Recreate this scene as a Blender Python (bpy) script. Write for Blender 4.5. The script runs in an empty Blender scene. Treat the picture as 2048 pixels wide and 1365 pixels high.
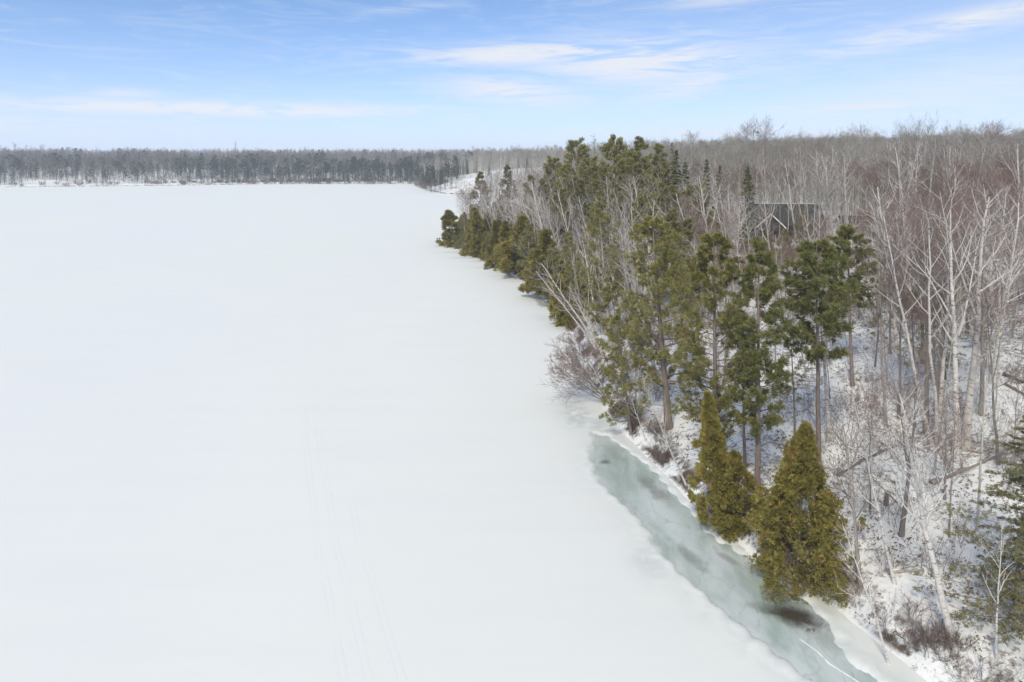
import bpy, math, random
import numpy as np
from mathutils import Vector, Euler

# ------------------------------------------------------------------ scene, camera, sky, sun
scene = bpy.context.scene
COL = scene.collection
RNG = np.random.default_rng(7)
random.seed(7)

cam_data = bpy.data.cameras.new("camera")
cam_data.sensor_width = 36.0
cam_data.lens = 24.0
cam_data.shift_y = -301.0 / 2048.0      # verticals kept nearly upright, as in the photograph
cam_data.clip_start = 0.5
cam_data.clip_end = 9000.0
cam = bpy.data.objects.new("camera", cam_data)
cam.location = (0.0, 0.0, 25.0)
cam.rotation_euler = (math.radians(90.0 - 3.0), 0.0, 0.0)
COL.objects.link(cam)
scene.camera = cam

SUN_ELEV = math.radians(43.0)
SUN_AZ = math.radians(204.0)          # clockwise from +Y: from behind the camera, a little to its left

world = bpy.data.worlds.new("World")
scene.world = world
world.use_nodes = True
wn, wl = world.node_tree.nodes, world.node_tree.links
wn.clear()
w_out = wn.new("ShaderNodeOutputWorld")
w_bg = wn.new("ShaderNodeBackground")
w_bg.inputs["Strength"].default_value = 0.15
wl.new(w_bg.outputs[0], w_out.inputs[0])
sky = wn.new("ShaderNodeTexSky")
sky.sky_type = 'NISHITA'
sky.sun_disc = False
sky.sun_elevation = SUN_ELEV
sky.sun_rotation = SUN_AZ
sky.altitude = 300.0
sky.air_density = 1.0
sky.dust_density = 0.6
sky.ozone_density = 3.0
w_tc = wn.new("ShaderNodeTexCoord")
w_map = wn.new("ShaderNodeMapping")          # a deep, dry winter sky: blue comes down close to the horizon
w_map.inputs["Scale"].default_value = (1.0, 1.0, 1.7)
w_map.inputs["Location"].default_value = (0.0, 0.0, 0.06)
wl.new(w_tc.outputs["Generated"], w_map.inputs[0])
w_norm = wn.new("ShaderNodeVectorMath"); w_norm.operation = 'NORMALIZE'
wl.new(w_map.outputs[0], w_norm.inputs[0])
wl.new(w_norm.outputs[0], sky.inputs[0])
# thin cirrus: streaked noise on a flat cloud deck high overhead
w_sep = wn.new("ShaderNodeSeparateXYZ"); wl.new(w_tc.outputs["Generated"], w_sep.inputs[0])
def wmath(op, a, b=None, c=None):
    n = wn.new("ShaderNodeMath"); n.operation = op
    for i, v in enumerate((a, b, c)):
        if v is None: continue
        if isinstance(v, (int, float)): n.inputs[i].default_value = v
        else: wl.new(v, n.inputs[i])
    return n.outputs[0]
w_zc = wmath('ADD', wmath('MAXIMUM', w_sep.outputs[2], 0.0), 0.10)
w_cx = wmath('DIVIDE', w_sep.outputs[0], w_zc)
w_cy = wmath('DIVIDE', w_sep.outputs[1], w_zc)
w_comb = wn.new("ShaderNodeCombineXYZ")
wl.new(w_cx, w_comb.inputs[0]); wl.new(w_cy, w_comb.inputs[1])
def wnoise(scale, rot, loc, detail, rough, dist):
    m = wn.new("ShaderNodeMapping")
    m.inputs["Scale"].default_value = scale
    m.inputs["Rotation"].default_value = (0, 0, rot)
    m.inputs["Location"].default_value = loc
    wl.new(w_comb.outputs[0], m.inputs[0])
    n = wn.new("ShaderNodeTexNoise")
    n.inputs["Scale"].default_value = 1.0
    n.inputs["Detail"].default_value = detail
    n.inputs["Roughness"].default_value = rough
    n.inputs["Distortion"].default_value = dist
    wl.new(m.outputs[0], n.inputs["Vector"])
    return n.outputs["Fac"]
def wramp(v, a, b):
    n = wn.new("ShaderNodeMapRange"); n.interpolation_type = 'SMOOTHERSTEP'
    n.inputs[1].default_value = a; n.inputs[2].default_value = b
    wl.new(v, n.inputs[0]); return n.outputs[0]
w_az = wmath('ARCTAN2', w_sep.outputs[0], w_sep.outputs[1])
w_el = wmath('ARCSINE', w_sep.outputs[2])
w_ae = wn.new("ShaderNodeCombineXYZ"); wl.new(w_az, w_ae.inputs[0]); wl.new(w_el, w_ae.inputs[1])
def aenoise(scale, rot, loc, detail, rough, dist):
    m = wn.new("ShaderNodeMapping"); m.inputs["Scale"].default_value = scale
    m.inputs["Rotation"].default_value = (0, 0, rot); m.inputs["Location"].default_value = loc
    wl.new(w_ae.outputs[0], m.inputs[0])
    n = wn.new("ShaderNodeTexNoise"); n.inputs["Scale"].default_value = 1.0; n.inputs["Detail"].default_value = detail
    n.inputs["Roughness"].default_value = rough; n.inputs["Distortion"].default_value = dist
    wl.new(m.outputs[0], n.inputs["Vector"]); return n.outputs["Fac"]
def cloud_bank(az, el, ha, he, slope, amt):
    """soft elongated bank centred at a compass direction and elevation (radians)"""
    da = wmath('SUBTRACT', w_az, az)
    de = wmath('SUBTRACT', wmath('SUBTRACT', w_el, el), wmath('MULTIPLY', da, slope))
    q = wmath('ADD', wmath('POWER', wmath('ABSOLUTE', wmath('DIVIDE', da, ha)), 2.0), wmath('POWER', wmath('ABSOLUTE', wmath('DIVIDE', de, he)), 2.0))
    return wmath('MULTIPLY', wmath('POWER', 2.71828, wmath('MULTIPLY', q, -1.0)), amt)
c_streak = wramp(aenoise((5.0, 42.0, 1.0), 0.03, (3.1, 1.9, 0), 8.0, 0.62, 1.6), 0.31, 0.58)
c_wisp = wramp(aenoise((9.0, 60.0, 1.0), -0.12, (7.4, 4.2, 0), 8.0, 0.62, 1.6), 0.42, 0.72)
banks = None
for bk in ((-0.40, 0.061, 0.30, 0.010, 0.0, 1.0), (-0.52, 0.077, 0.06, 0.008, -0.05, .5), (0.03, 0.145, 0.17, 0.016, 0.03, 1.0), (0.18, 0.132, 0.17, 0.034, -0.02, .85),
           (0.0, 0.092, 0.10, 0.020, -0.10, .85), (0.26, 0.100, 0.09, 0.018, 0.25, .6), (0.55, 0.155, 0.17, 0.014, 0.16, .65), (0.45, 0.062, 0.12, 0.006, 0.0, .7),
           (0.32, 0.215, 0.10, 0.010, 0.1, .5), (-0.62, 0.035, 0.20, 0.014, 0.0, .55), (0.28, 0.030, 0.20, 0.007, 0.0, .5), (-0.15, 0.205, 0.05, 0.006, 0.1, .3), (0.60, 0.085, 0.3, 0.03, 0.15, .35),
           (-1.6, 0.14, 0.5, 0.05, 0.1, .7), (1.7, 0.2, 0.6, 0.06, -0.1, .7), (2.8, 0.16, 0.4, 0.05, 0.1, .7), (-2.6, 0.3, 0.5, 0.08, 0.1, .6)):
    g = cloud_bank(*bk); banks = g if banks is None else wmath('MAXIMUM', banks, g)
c_high = wramp(wnoise((0.75, 2.6, 1.0), 0.12, (5.1, 1.9, 0), 8.0, 0.62, 1.3), 0.42, 0.75)
c_veil = wmath('MULTIPLY', wramp(w_az, -0.35, 0.9), 0.22)
c_hor = wmath('MULTIPLY', wmath('POWER', 2.71828, wmath('MULTIPLY', wmath('MAXIMUM', w_el, 0.0), -10.0)), 0.92)
c_fac = wmath('ADD', wmath('MULTIPLY', banks, wmath('ADD', wmath('MULTIPLY', c_streak, 0.95), 0.12)), wmath('MULTIPLY', c_wisp, 0.16))
c_fac = wmath('ADD', c_fac, wmath('MULTIPLY', wmath('ADD', wmath('MULTIPLY', c_high, 0.5), 0.30), wramp(w_el, 0.20, 0.6)))
c_fac = wmath('MINIMUM', wmath('ADD', c_fac, c_veil), 0.93)
w_hsv = wn.new("ShaderNodeHueSaturation")
w_hsv.inputs["Saturation"].default_value = 1.14
w_hsv.inputs["Value"].default_value = 1.22
wl.new(sky.outputs[0], w_hsv.inputs["Color"])
w_mix = wn.new("ShaderNodeMixRGB")
w_mix.inputs[2].default_value = (4.7, 4.85, 5.15, 1.0)
wl.new(c_fac, w_mix.inputs[0])
w_hor = wn.new("ShaderNodeMixRGB")
w_hor.inputs[2].default_value = (3.8, 4.02, 4.95, 1.0)
wl.new(c_hor, w_hor.inputs[0]); wl.new(w_hsv.outputs[0], w_hor.inputs[1])
wl.new(w_hor.outputs[0], w_mix.inputs[1])
wl.new(w_mix.outputs[0], w_bg.inputs["Color"])

sun_data = bpy.data.lights.new("sun", 'SUN')
sun_data.energy = 2.3
sun_data.angle = math.radians(11.0)      # veiled by thin cirrus
sun_data.color = (1.0, 0.91, 0.72)
sun = bpy.data.objects.new("sun", sun_data)
sd = Vector((math.sin(SUN_AZ) * math.cos(SUN_ELEV), math.cos(SUN_AZ) * math.cos(SUN_ELEV), math.sin(SUN_ELEV)))
sun.rotation_euler = (-sd).to_track_quat('-Z', 'Y').to_euler()
sun.location = (60, -40, 90)
COL.objects.link(sun)

vs = scene.view_settings
vs.view_transform = 'Standard'
vs.look = 'None'
vs.exposure = 0.27
vs.gamma = 1.0
vs.use_curve_mapping = False
scene.cycles.use_denoising = True
scene.cycles.max_bounces = 6
scene.cycles.diffuse_bounces = 3
scene.cycles.glossy_bounces = 2
scene.cycles.transmission_bounces = 3
scene.cycles.transparent_max_bounces = 4
scene.cycles.volume_bounces = 1

# ------------------------------------------------------------------ the lay of the land (metres; lake level 0)
SHORE = np.array([
    (70.0, -90.0), (48.0, -40.0), (36.0, 0.0), (24.1, 23.7), (19.8, 31.0), (18.7, 33.4), (17.3, 37.0), (16.2, 38.5), (14.7, 42.1),
    (12.7, 47.7), (11.6, 52.8), (10.3, 58.5), (9.0, 64.2), (8.7, 71.1), (8.5, 78.5), (8.3, 88.7), (7.8, 98.9), (6.7, 109.9),
    (5.0, 120.4), (1.5, 134.9), (-2.7, 150.2), (-7.7, 164.3), (-12.4, 178.1), (-16.8, 192.8), (-19.6, 202.9), (-17.2, 215.7), (-9.6, 230.3),
    (3.8, 252.2), (15.3, 281.4), (24.7, 322.2), (24.7, 367.4), (11.4, 400.7), (-7.6, 416.9), (-27.5, 423.1), (-42.6, 428.5), (-50.1, 447.3),
    (-59.5, 479.5), (-71.7, 515.1), (-78.1, 547.1), (-69.6, 568.3), (-58.2, 594.8), (-86.4, 596.6), (-140.9, 590.4), (-211.5, 577.2), (-282.4, 551.5),
    (-348.6, 532.9), (-405.3, 520.4), (-520.0, 495.0), (-700.0, 480.0), (-1000.0, 380.0), (-1300.0, 200.0), (-1500.0, -200.0), (-1500.0, -900.0), (70.0, -900.0)])

def shore_dist(x, y):
    """distance to the shoreline: positive on land, negative on the lake"""
    x = np.asarray(x, float); y = np.asarray(y, float)
    best = np.full(x.shape, 1e9)
    inside = np.zeros(x.shape, bool)
    P = SHORE
    for i in range(len(P)):
        ax, ay = P[i]; bx, by = P[(i + 1) % len(P)]
        dx, dy = bx - ax, by - ay
        t = np.clip(((x - ax) * dx + (y - ay) * dy) / (dx * dx + dy * dy), 0, 1)
        d = np.hypot(x - ax - t * dx, y - ay - t * dy)
        best = np.minimum(best, d)
        c = ((ay > y) != (by > y))
        with np.errstate(divide='ignore', invalid='ignore'):
            xi = ax + (y - ay) * dx / (dy if dy != 0 else 1e-9)
        inside ^= c & (x < xi)
    return np.where(inside, -best, best)

_wr = np.random.default_rng(3)
_WAVES = [(l, a, _wr.uniform(0, 6.28), _wr.uniform(0, 6.28)) for l, a in
          ((55, .9), (37, .7), (24, .42), (16, .3), (11, .22), (7.5, .15), (5.1, .10), (3.4, .07), (2.3, .05), (1.6, .035))]
def bumps(x, y, lmin=0.0, lmax=1e9):
    h = 0.0
    for l, a, th, ph in _WAVES:
        if lmin <= l <= lmax:
            h = h + a * np.sin((x * math.cos(th) + y * math.sin(th)) * 6.283 / l + ph + 1.3 * np.sin((x * math.sin(th) - y * math.cos(th)) * 4.1 / l))
    return h

def smooth(e0, e1, v):
    t = np.clip((v - e0) / (e1 - e0), 0, 1)
    return t * t * (3 - 2 * t)

def ground_z(x, y, s=None):
    x = np.asarray(x, float); y = np.asarray(y, float)
    if s is None: s = shore_dist(x, y)
    sw = s + 0.45 * bumps(x, y, 0, 12) * 1.5
    sp = np.maximum(s, 0)
    near = 1.0 * smooth(-0.2, 1.8, sw) + 9.5 * (1 - np.exp(-sp / 38.0)) + 0.016 * np.minimum(sp, 400)
    head = 0.8 * smooth(-0.5, 3, s) + 15.0 * (1 - np.exp(-sp / 40.0)) + 0.006 * np.minimum(sp, 400)
    far = 0.9 * smooth(-1, 5, s) + 9.0 * (1 - np.exp(-sp / 110.0)) + 0.006 * np.minimum(sp, 900)
    wh = smooth(300, 390, y) * (1 - smooth(525, 600, y)) * smooth(-140, -60, x)
    wf = np.maximum(smooth(525, 600, y), 1 - smooth(-220, -140, x))
    wh = wh * (1 - wf)
    h = near * (1 - wh - wf) + head * wh + far * wf
    h = h + 0.35 * bumps(x, y) * smooth(2, 26, s)
    h = h + 3.2 * smooth(800, 1500, np.hypot(x, y)) * (1 + 0.25 * np.sin(x / 210.0 + 1.0)) * smooth(0, 200, s)
    under = np.maximum(-2.2, s * 0.45)
    return np.where(s < 0, under + 1.0 * smooth(-0.2, 1.8, sw) * (s > -2), h)

# ------------------------------------------------------------------ mesh helpers
class Buf:
    """collects triangles and quads, then becomes one mesh"""
    def __init__(self):
        self.v, self.q, self.t, self.qm, self.tm, self.n = [], [], [], [], [], 0
    def add(self, verts, quads=None, tris=None, mat=0):
        verts = np.asarray(verts, float).reshape(-1, 3)
        if quads is not None and len(quads):
            quads = np.asarray(quads, int).reshape(-1, 4)
            self.q.append(quads + self.n); self.qm.append(np.full(len(quads), mat))
        if tris is not None and len(tris):
            tris = np.asarray(tris, int).reshape(-1, 3)
            self.t.append(tris + self.n); self.tm.append(np.full(len(tris), mat))
        self.v.append(verts); self.n += len(verts)
    def join(self, other, mat=0):
        for a, m in zip(other.q, other.qm): self.q.append(a + self.n); self.qm.append(m + mat)
        for a, m in zip(other.t, other.tm): self.t.append(a + self.n); self.tm.append(m + mat)
        self.v += other.v; self.n += other.n
        return self
    def tube(self, P, R, sides=6, mat=0, cap=False):
        """P (B,n,3) centre lines, R (B,n) radii"""
        P = np.asarray(P, float); R = np.asarray(R, float)
        if P.ndim == 2: P = P[None]; R = R[None]
        B, n, _ = P.shape
        if B == 0: return
        T = np.gradient(P, axis=1)
        T /= np.linalg.norm(T, axis=2, keepdims=True) + 1e-9
        ref = np.where(np.abs(T[:, :1, 2:3]) > 0.8, np.array([1., 0.13, 0.]), np.array([0.05, 0.1, 1.]))
        U = np.cross(np.broadcast_to(ref, T.shape), T); U /= np.linalg.norm(U, axis=2, keepdims=True) + 1e-9
        W = np.cross(T, U)
        a = np.arange(sides) * 2 * math.pi / sides
        V = P[:, :, None] + R[:, :, None, None] * (np.cos(a)[:, None] * U[:, :, None] + np.sin(a)[:, None] * W[:, :, None])
        b = (np.arange(B) * n * sides)[:, None, None]; i = (np.arange(n - 1) * sides)[None, :, None]; k = np.arange(sides)[None, None]
        k2 = (k + 1) % sides
        Q = np.stack([b + i + k, b + i + k2, b + i + sides + k2, b + i + sides + k], -1)
        self.add(V, quads=Q, mat=mat)
    def spikes(self, P0, P1, R, mat=0, flat=False):
        """thin pointed twigs"""
        P0 = np.asarray(P0); P1 = np.asarray(P1); B = len(P0)
        if B == 0: return
        T = P1 - P0; T = T / (np.linalg.norm(T, axis=1, keepdims=True) + 1e-9)
        ref = np.where(np.abs(T[:, 2:3]) > 0.8, np.array([1., 0.2, 0.]), np.array([0.1, 0.1, 1.]))
        U = np.cross(ref, T); U /= np.linalg.norm(U, axis=1, keepdims=True) + 1e-9
        W = np.cross(T, U); R = np.broadcast_to(np.asarray(R, float), (B,))[:, None]
        V = np.stack([P0 + U * R, P0 - 0.5 * U * R + 0.87 * W * R, P0 - 0.5 * U * R - 0.87 * W * R, P1], 1)
        b = (np.arange(B) * 4)[:, None, None]
        self.add(V, tris=b + np.array([[0, 1, 3], [1, 2, 3], [2, 0, 3]])[None], mat=mat)
    def stamp(self, tv, tt, pos, M, mat=0):
        """template tv (k,3), tt (m,3) placed at pos (B,3) with matrices M (B,3,3)"""
        V = np.einsum('bij,kj->bki', M, tv) + pos[:, None]
        k = len(tv)
        self.add(V, tris=(np.arange(len(pos)) * k)[:, None, None] + tt[None], mat=mat)
    def box(self, lo, hi, mat=0):
        (x0, y0, z0), (x1, y1, z1) = lo, hi
        v = [(x0, y0, z0), (x1, y0, z0), (x1, y1, z0), (x0, y1, z0), (x0, y0, z1), (x1, y0, z1), (x1, y1, z1), (x0, y1, z1)]
        self.add(v, quads=[(0, 3, 2, 1), (4, 5, 6, 7), (0, 1, 5, 4), (1, 2, 6, 5), (2, 3, 7, 6), (3, 0, 4, 7)], mat=mat)
    def mesh(self, name, mats, smooth_shade=True):
        me = bpy.data.meshes.new(name)
        V = np.concatenate(self.v) if self.v else np.zeros((0, 3))
        q = np.concatenate(self.q) if self.q else np.zeros((0, 4), int)
        t = np.concatenate(self.t) if self.t else np.zeros((0, 3), int)
        mi = np.concatenate([np.concatenate(self.qm) if self.qm else np.zeros(0, int), np.concatenate(self.tm) if self.tm else np.zeros(0, int)])
        me.vertices.add(len(V)); me.vertices.foreach_set("co", V.astype(np.float32).ravel())
        nl = q.size + t.size
        me.loops.add(nl); me.loops.foreach_set("vertex_index", np.concatenate([q.ravel(), t.ravel()]).astype(np.int32))
        npoly = len(q) + len(t)
        me.polygons.add(npoly)
        ls = np.concatenate([np.arange(len(q)) * 4, q.size + np.arange(len(t)) * 3]).astype(np.int32)
        me.polygons.foreach_set("loop_start", ls)
        me.polygons.foreach_set("material_index", mi.astype(np.int32))
        me.polygons.foreach_set("use_smooth", np.full(npoly, smooth_shade))
        for m in mats: me.materials.append(m)
        me.update(calc_edges=True)
        return me

def tag(o, label=None, cat=None, group=None, kind=None):
    if label: o["label"] = label
    if cat: o["category"] = cat
    if group: o["group"] = group
    if kind: o["kind"] = kind
    return o
def obj(name, me, parent=None):
    o = bpy.data.objects.new(name, me)
    COL.objects.link(o)
    if parent is not None: o.parent = parent
    return o
def empty(name, loc=(0, 0, 0)):
    o = bpy.data.objects.new(name, None)
    o.empty_display_size = 0.3
    o.location = loc
    COL.objects.link(o)
    return o

# ------------------------------------------------------------------ materials
def new_mat(name):
    m = bpy.data.materials.new(name)
    m.use_nodes = True
    nt = m.node_tree
    for n in list(nt.nodes): nt.nodes.remove(n)
    out = nt.nodes.new("ShaderNodeOutputMaterial")
    return m, nt, out
class NT:
    def __init__(self, nt): self.nt = nt
    def node(self, t, **kw):
        n = self.nt.nodes.new(t)
        for k, v in kw.items():
            if k.startswith('i_'): 
                n.inputs[k[2:].replace('_', ' ')].default_value = v
            else: setattr(n, k, v)
        return n
    def link(self, a, b): self.nt.links.new(a, b)
    def math(self, op, a, b=0.0, clamp=False):
        n = self.nt.nodes.new("ShaderNodeMath"); n.operation = op; n.use_clamp = clamp
        for i, v in enumerate((a, b)):
            if isinstance(v, (int, float)): n.inputs[i].default_value = v
            else: self.link(v, n.inputs[i])
        return n.outputs[0]
    def rng(self, v, a, b, c=0.0, d=1.0, sm=True):
        n = self.nt.nodes.new("ShaderNodeMapRange")
        if sm: n.interpolation_type = 'SMOOTHSTEP'
        for i, k in enumerate((a, b, c, d)): n.inputs[i + 1].default_value = k
        self.link(v, n.inputs[0]); return n.outputs[0]
    def mix(self, f, a, b, mode='MIX'):
        n = self.nt.nodes.new("ShaderNodeMixRGB"); n.blend_type = mode
        for i, v in enumerate((f, a, b)):
            if isinstance(v, (int, float)): n.inputs[i].default_value = v
            elif isinstance(v, tuple): n.inputs[i].default_value = (*v, 1.0) if len(v) == 3 else v
            else: self.link(v, n.inputs[i])
        return n.outputs[0]
    def noise(self, vec, scale, detail=3.0, rough=0.5, dist=0.0):
        n = self.nt.nodes.new("ShaderNodeTexNoise")
        n.inputs["Scale"].default_value = scale; n.inputs["Detail"].default_value = detail
        n.inputs["Roughness"].default_value = rough; n.inputs["Distortion"].default_value = dist
        if vec is not None: self.link(vec, n.inputs["Vector"])
        return n.outputs["Fac"]
    def mapping(self, vec, scale=(1, 1, 1), rot=(0, 0, 0), loc=(0, 0, 0)):
        n = self.nt.nodes.new("ShaderNodeMapping")
        n.inputs["Scale"].default_value = scale; n.inputs["Rotation"].default_value = rot; n.inputs["Location"].default_value = loc
        self.link(vec, n.inputs[0]); return n.outputs[0]
    def coord(self, k="Object"): return self.nt.nodes.new("ShaderNodeTexCoord").outputs[k]
    def world_pos(self): return self.nt.nodes.new("ShaderNodeNewGeometry").outputs["Position"]
    def attr(self, name): 
        n = self.nt.nodes.new("ShaderNodeAttribute"); n.attribute_name = name; return n.outputs["Fac"]
    def rand(self): return self.nt.nodes.new("ShaderNodeObjectInfo").outputs["Random"]
    def bump(self, h, strength=0.3, dist=0.05):
        n = self.nt.nodes.new("ShaderNodeBump"); n.inputs["Strength"].default_value = strength; n.inputs["Distance"].default_value = dist
        self.link(h, n.inputs["Height"]); return n.outputs[0]
    def principled(self, col, rough, out, normal=None, spec=0.3):
        p = self.nt.nodes.new("ShaderNodeBsdfPrincipled")
        if isinstance(col, tuple): p.inputs["Base Color"].default_value = (*col, 1.0)
        else: self.link(col, p.inputs["Base Color"])
        if isinstance(rough, (int, float)): p.inputs["Roughness"].default_value = rough
        else: self.link(rough, p.inputs["Roughness"])
        p.inputs["Specular IOR Level"].default_value = spec
        if normal is not None: self.link(normal, p.inputs["Normal"])
        self.link(p.outputs[0], out.inputs["Surface"]); return p

def bark_mat(name, c1, c2, scale=6.0, stretch=0.18, marks=None, var=0.35):
    m, nt, out = new_mat(name); N = NT(nt)
    v = N.mapping(N.coord(), scale=(1, 1, stretch))
    n1 = N.noise(v, scale, 5, 0.65)
    col = N.mix(N.rng(n1, 0.3, 0.7), c1, c2)
    if marks:
        v2 = N.mapping(N.coord(), scale=(1.0, 1.0, 4.5))
        col = N.mix(N.math('MULTIPLY', N.rng(N.noise(v2, 2.2, 4, 0.6), 0.555, 0.635), 0.75), col, marks)
        v3 = N.mapping(N.coord(), scale=(0.6, 0.6, 0.5))
        col = N.mix(N.math('MULTIPLY', N.rng(N.noise(v3, 1.4, 3, 0.6), 0.55, 0.75), 0.5), col, tuple(0.5 * a + 0.5 * b for a, b in zip(c2, marks)))
    k = N.math('ADD', N.math('MULTIPLY', N.rand(), var), 1.0 - var * 0.6)
    hsv = N.node("ShaderNodeHueSaturation"); N.link(k, hsv.inputs["Value"]); N.link(col, hsv.inputs["Color"])
    N.principled(hsv.outputs[0], 0.85, out, N.bump(n1, 0.5, 0.03), 0.15)
    return m
def twig_mat(name, c1, c2, var=0.5):
    m, nt, out = new_mat(name); N = NT(nt)
    col = N.mix(N.rng(N.noise(N.coord(), 0.9, 2), 0.35, 0.65), c1, c2)
    k = N.math('ADD', N.math('MULTIPLY', N.rand(), var), 1.0 - var * 0.5)
    hsv = N.node("ShaderNodeHueSaturation"); N.link(k, hsv.inputs["Value"]); N.link(col, hsv.inputs["Color"])
    N.principled(hsv.outputs[0], 0.9, out, None, 0.1)
    return m
def leaf_mat(name, c1, c2, c3, scale=1.1, transl=0.3, var=0.3, f3=(0.58, 0.75)):
    """c1-c2 foliage tones in clumps, c3 the browned or yellowed sprays"""
    m, nt, out = new_mat(name); N = NT(nt)
    co = N.coord()
    col = N.mix(N.rng(N.noise(co, scale * 2.3, 3, 0.6), 0.3, 0.7), c1, c2)
    col = N.mix(N.math('MULTIPLY', N.rng(N.noise(N.mapping(co, loc=(7, 3, 1)), scale, 4, 0.65), *f3), 0.85), col, c3)
    k = N.math('ADD', N.math('MULTIPLY', N.rand(), var), 1.0 - var * 0.5)
    hsv = N.node("ShaderNodeHueSaturation"); N.link(k, hsv.inputs["Value"]); N.link(col, hsv.inputs["Color"])
    d = N.node("ShaderNodeBsdfPrincipled"); d.inputs["Roughness"].default_value = 0.6; d.inputs["Specular IOR Level"].default_value = 0.25
    N.link(hsv.outputs[0], d.inputs["Base Color"])
    t = N.node("ShaderNodeBsdfTranslucent"); N.link(hsv.outputs[0], t.inputs["Color"])
    mx = N.node("ShaderNodeMixShader"); mx.inputs[0].default_value = transl
    N.link(d.outputs[0], mx.inputs[1]); N.link(t.outputs[0], mx.inputs[2]); N.link(mx.outputs[0], out.inputs["Surface"])
    return m

M = {}
M['birch_bark'] = bark_mat('birch_bark', (0.64, 0.60, 0.56), (0.52, 0.485, 0.445), 5.0, 0.5, marks=(0.06, 0.05, 0.045), var=0.3)
M['birch_limb'] = bark_mat('birch_limb', (0.70, 0.67, 0.63), (0.58, 0.55, 0.51), 3.0, 0.6, marks=None, var=0.3)
M['aspen_bark'] = bark_mat('aspen_bark', (0.50, 0.48, 0.42), (0.38, 0.365, 0.31), 3.0, 0.3, marks=(0.09, 0.08, 0.07), var=0.4)
M['maple_bark'] = bark_mat('maple_bark', (0.20, 0.17, 0.15), (0.30, 0.27, 0.24), 6.0, 0.2, var=0.5)
M['pine_bark'] = bark_mat('pine_bark', (0.17, 0.13, 0.115), (0.27, 0.225, 0.20), 7.0, 0.2, var=0.3)
M['dark_bark'] = bark_mat('dark_bark', (0.13, 0.115, 0.10), (0.22, 0.20, 0.18), 7.0, 0.2, var=0.3)
M['dead_wood'] = bark_mat('dead_wood', (0.26, 0.23, 0.20), (0.40, 0.37, 0.33), 7.0, 0.2, var=0.3)
M['birch_twig'] = twig_mat('birch_twig', (0.17, 0.13, 0.12), (0.24, 0.195, 0.175))
M['aspen_twig'] = twig_mat('aspen_twig', (0.24, 0.22, 0.19), (0.33, 0.305, 0.265))
M['maple_twig'] = twig_mat('maple_twig', (0.20, 0.128, 0.106), (0.25, 0.182, 0.152))
M['brush_twig'] = twig_mat('brush_twig', (0.19, 0.155, 0.135), (0.28, 0.235, 0.205))
M['red_brush_twig'] = twig_mat('red_brush_twig', (0.165, 0.105, 0.088), (0.24, 0.165, 0.138))
M['pine_needles'] = leaf_mat('pine_needles', (0.194, 0.19, 0.061), (0.338, 0.303, 0.095), (0.483, 0.328, 0.112), 0.9, 0.25)
M['dark_pine_needles'] = leaf_mat('dark_pine_needles', (0.144, 0.159, 0.054), (0.261, 0.249, 0.083), (0.348, 0.275, 0.103), 0.9, 0.25)
M['soft_pine_needles'] = leaf_mat('soft_pine_needles', (0.203, 0.194, 0.076), (0.32, 0.287, 0.118), (0.371, 0.293, 0.124), 0.8, 0.3)
M['spruce_needles'] = leaf_mat('spruce_needles', (0.132, 0.149, 0.059), (0.233, 0.242, 0.097), (0.303, 0.26, 0.116), 0.8, 0.15)
M['cedar_sprays'] = leaf_mat('cedar_sprays', (0.2, 0.178, 0.048), (0.345, 0.295, 0.075), (0.37, 0.245, 0.085), 0.8, 0.3, f3=(0.52, 0.72))
M['shore_needles'] = leaf_mat('shore_needles', (0.040, 0.055, 0.034), (0.075, 0.092, 0.052), (0.10, 0.105, 0.06), 0.8, 0.1)
M['far_twig'] = twig_mat('far_twig', (0.15, 0.13, 0.118), (0.21, 0.185, 0.165))
M['fir_needles'] = leaf_mat('fir_needles', (0.155, 0.158, 0.07), (0.265, 0.239, 0.102), (0.31, 0.247, 0.156), 0.9, 0.2)

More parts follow.
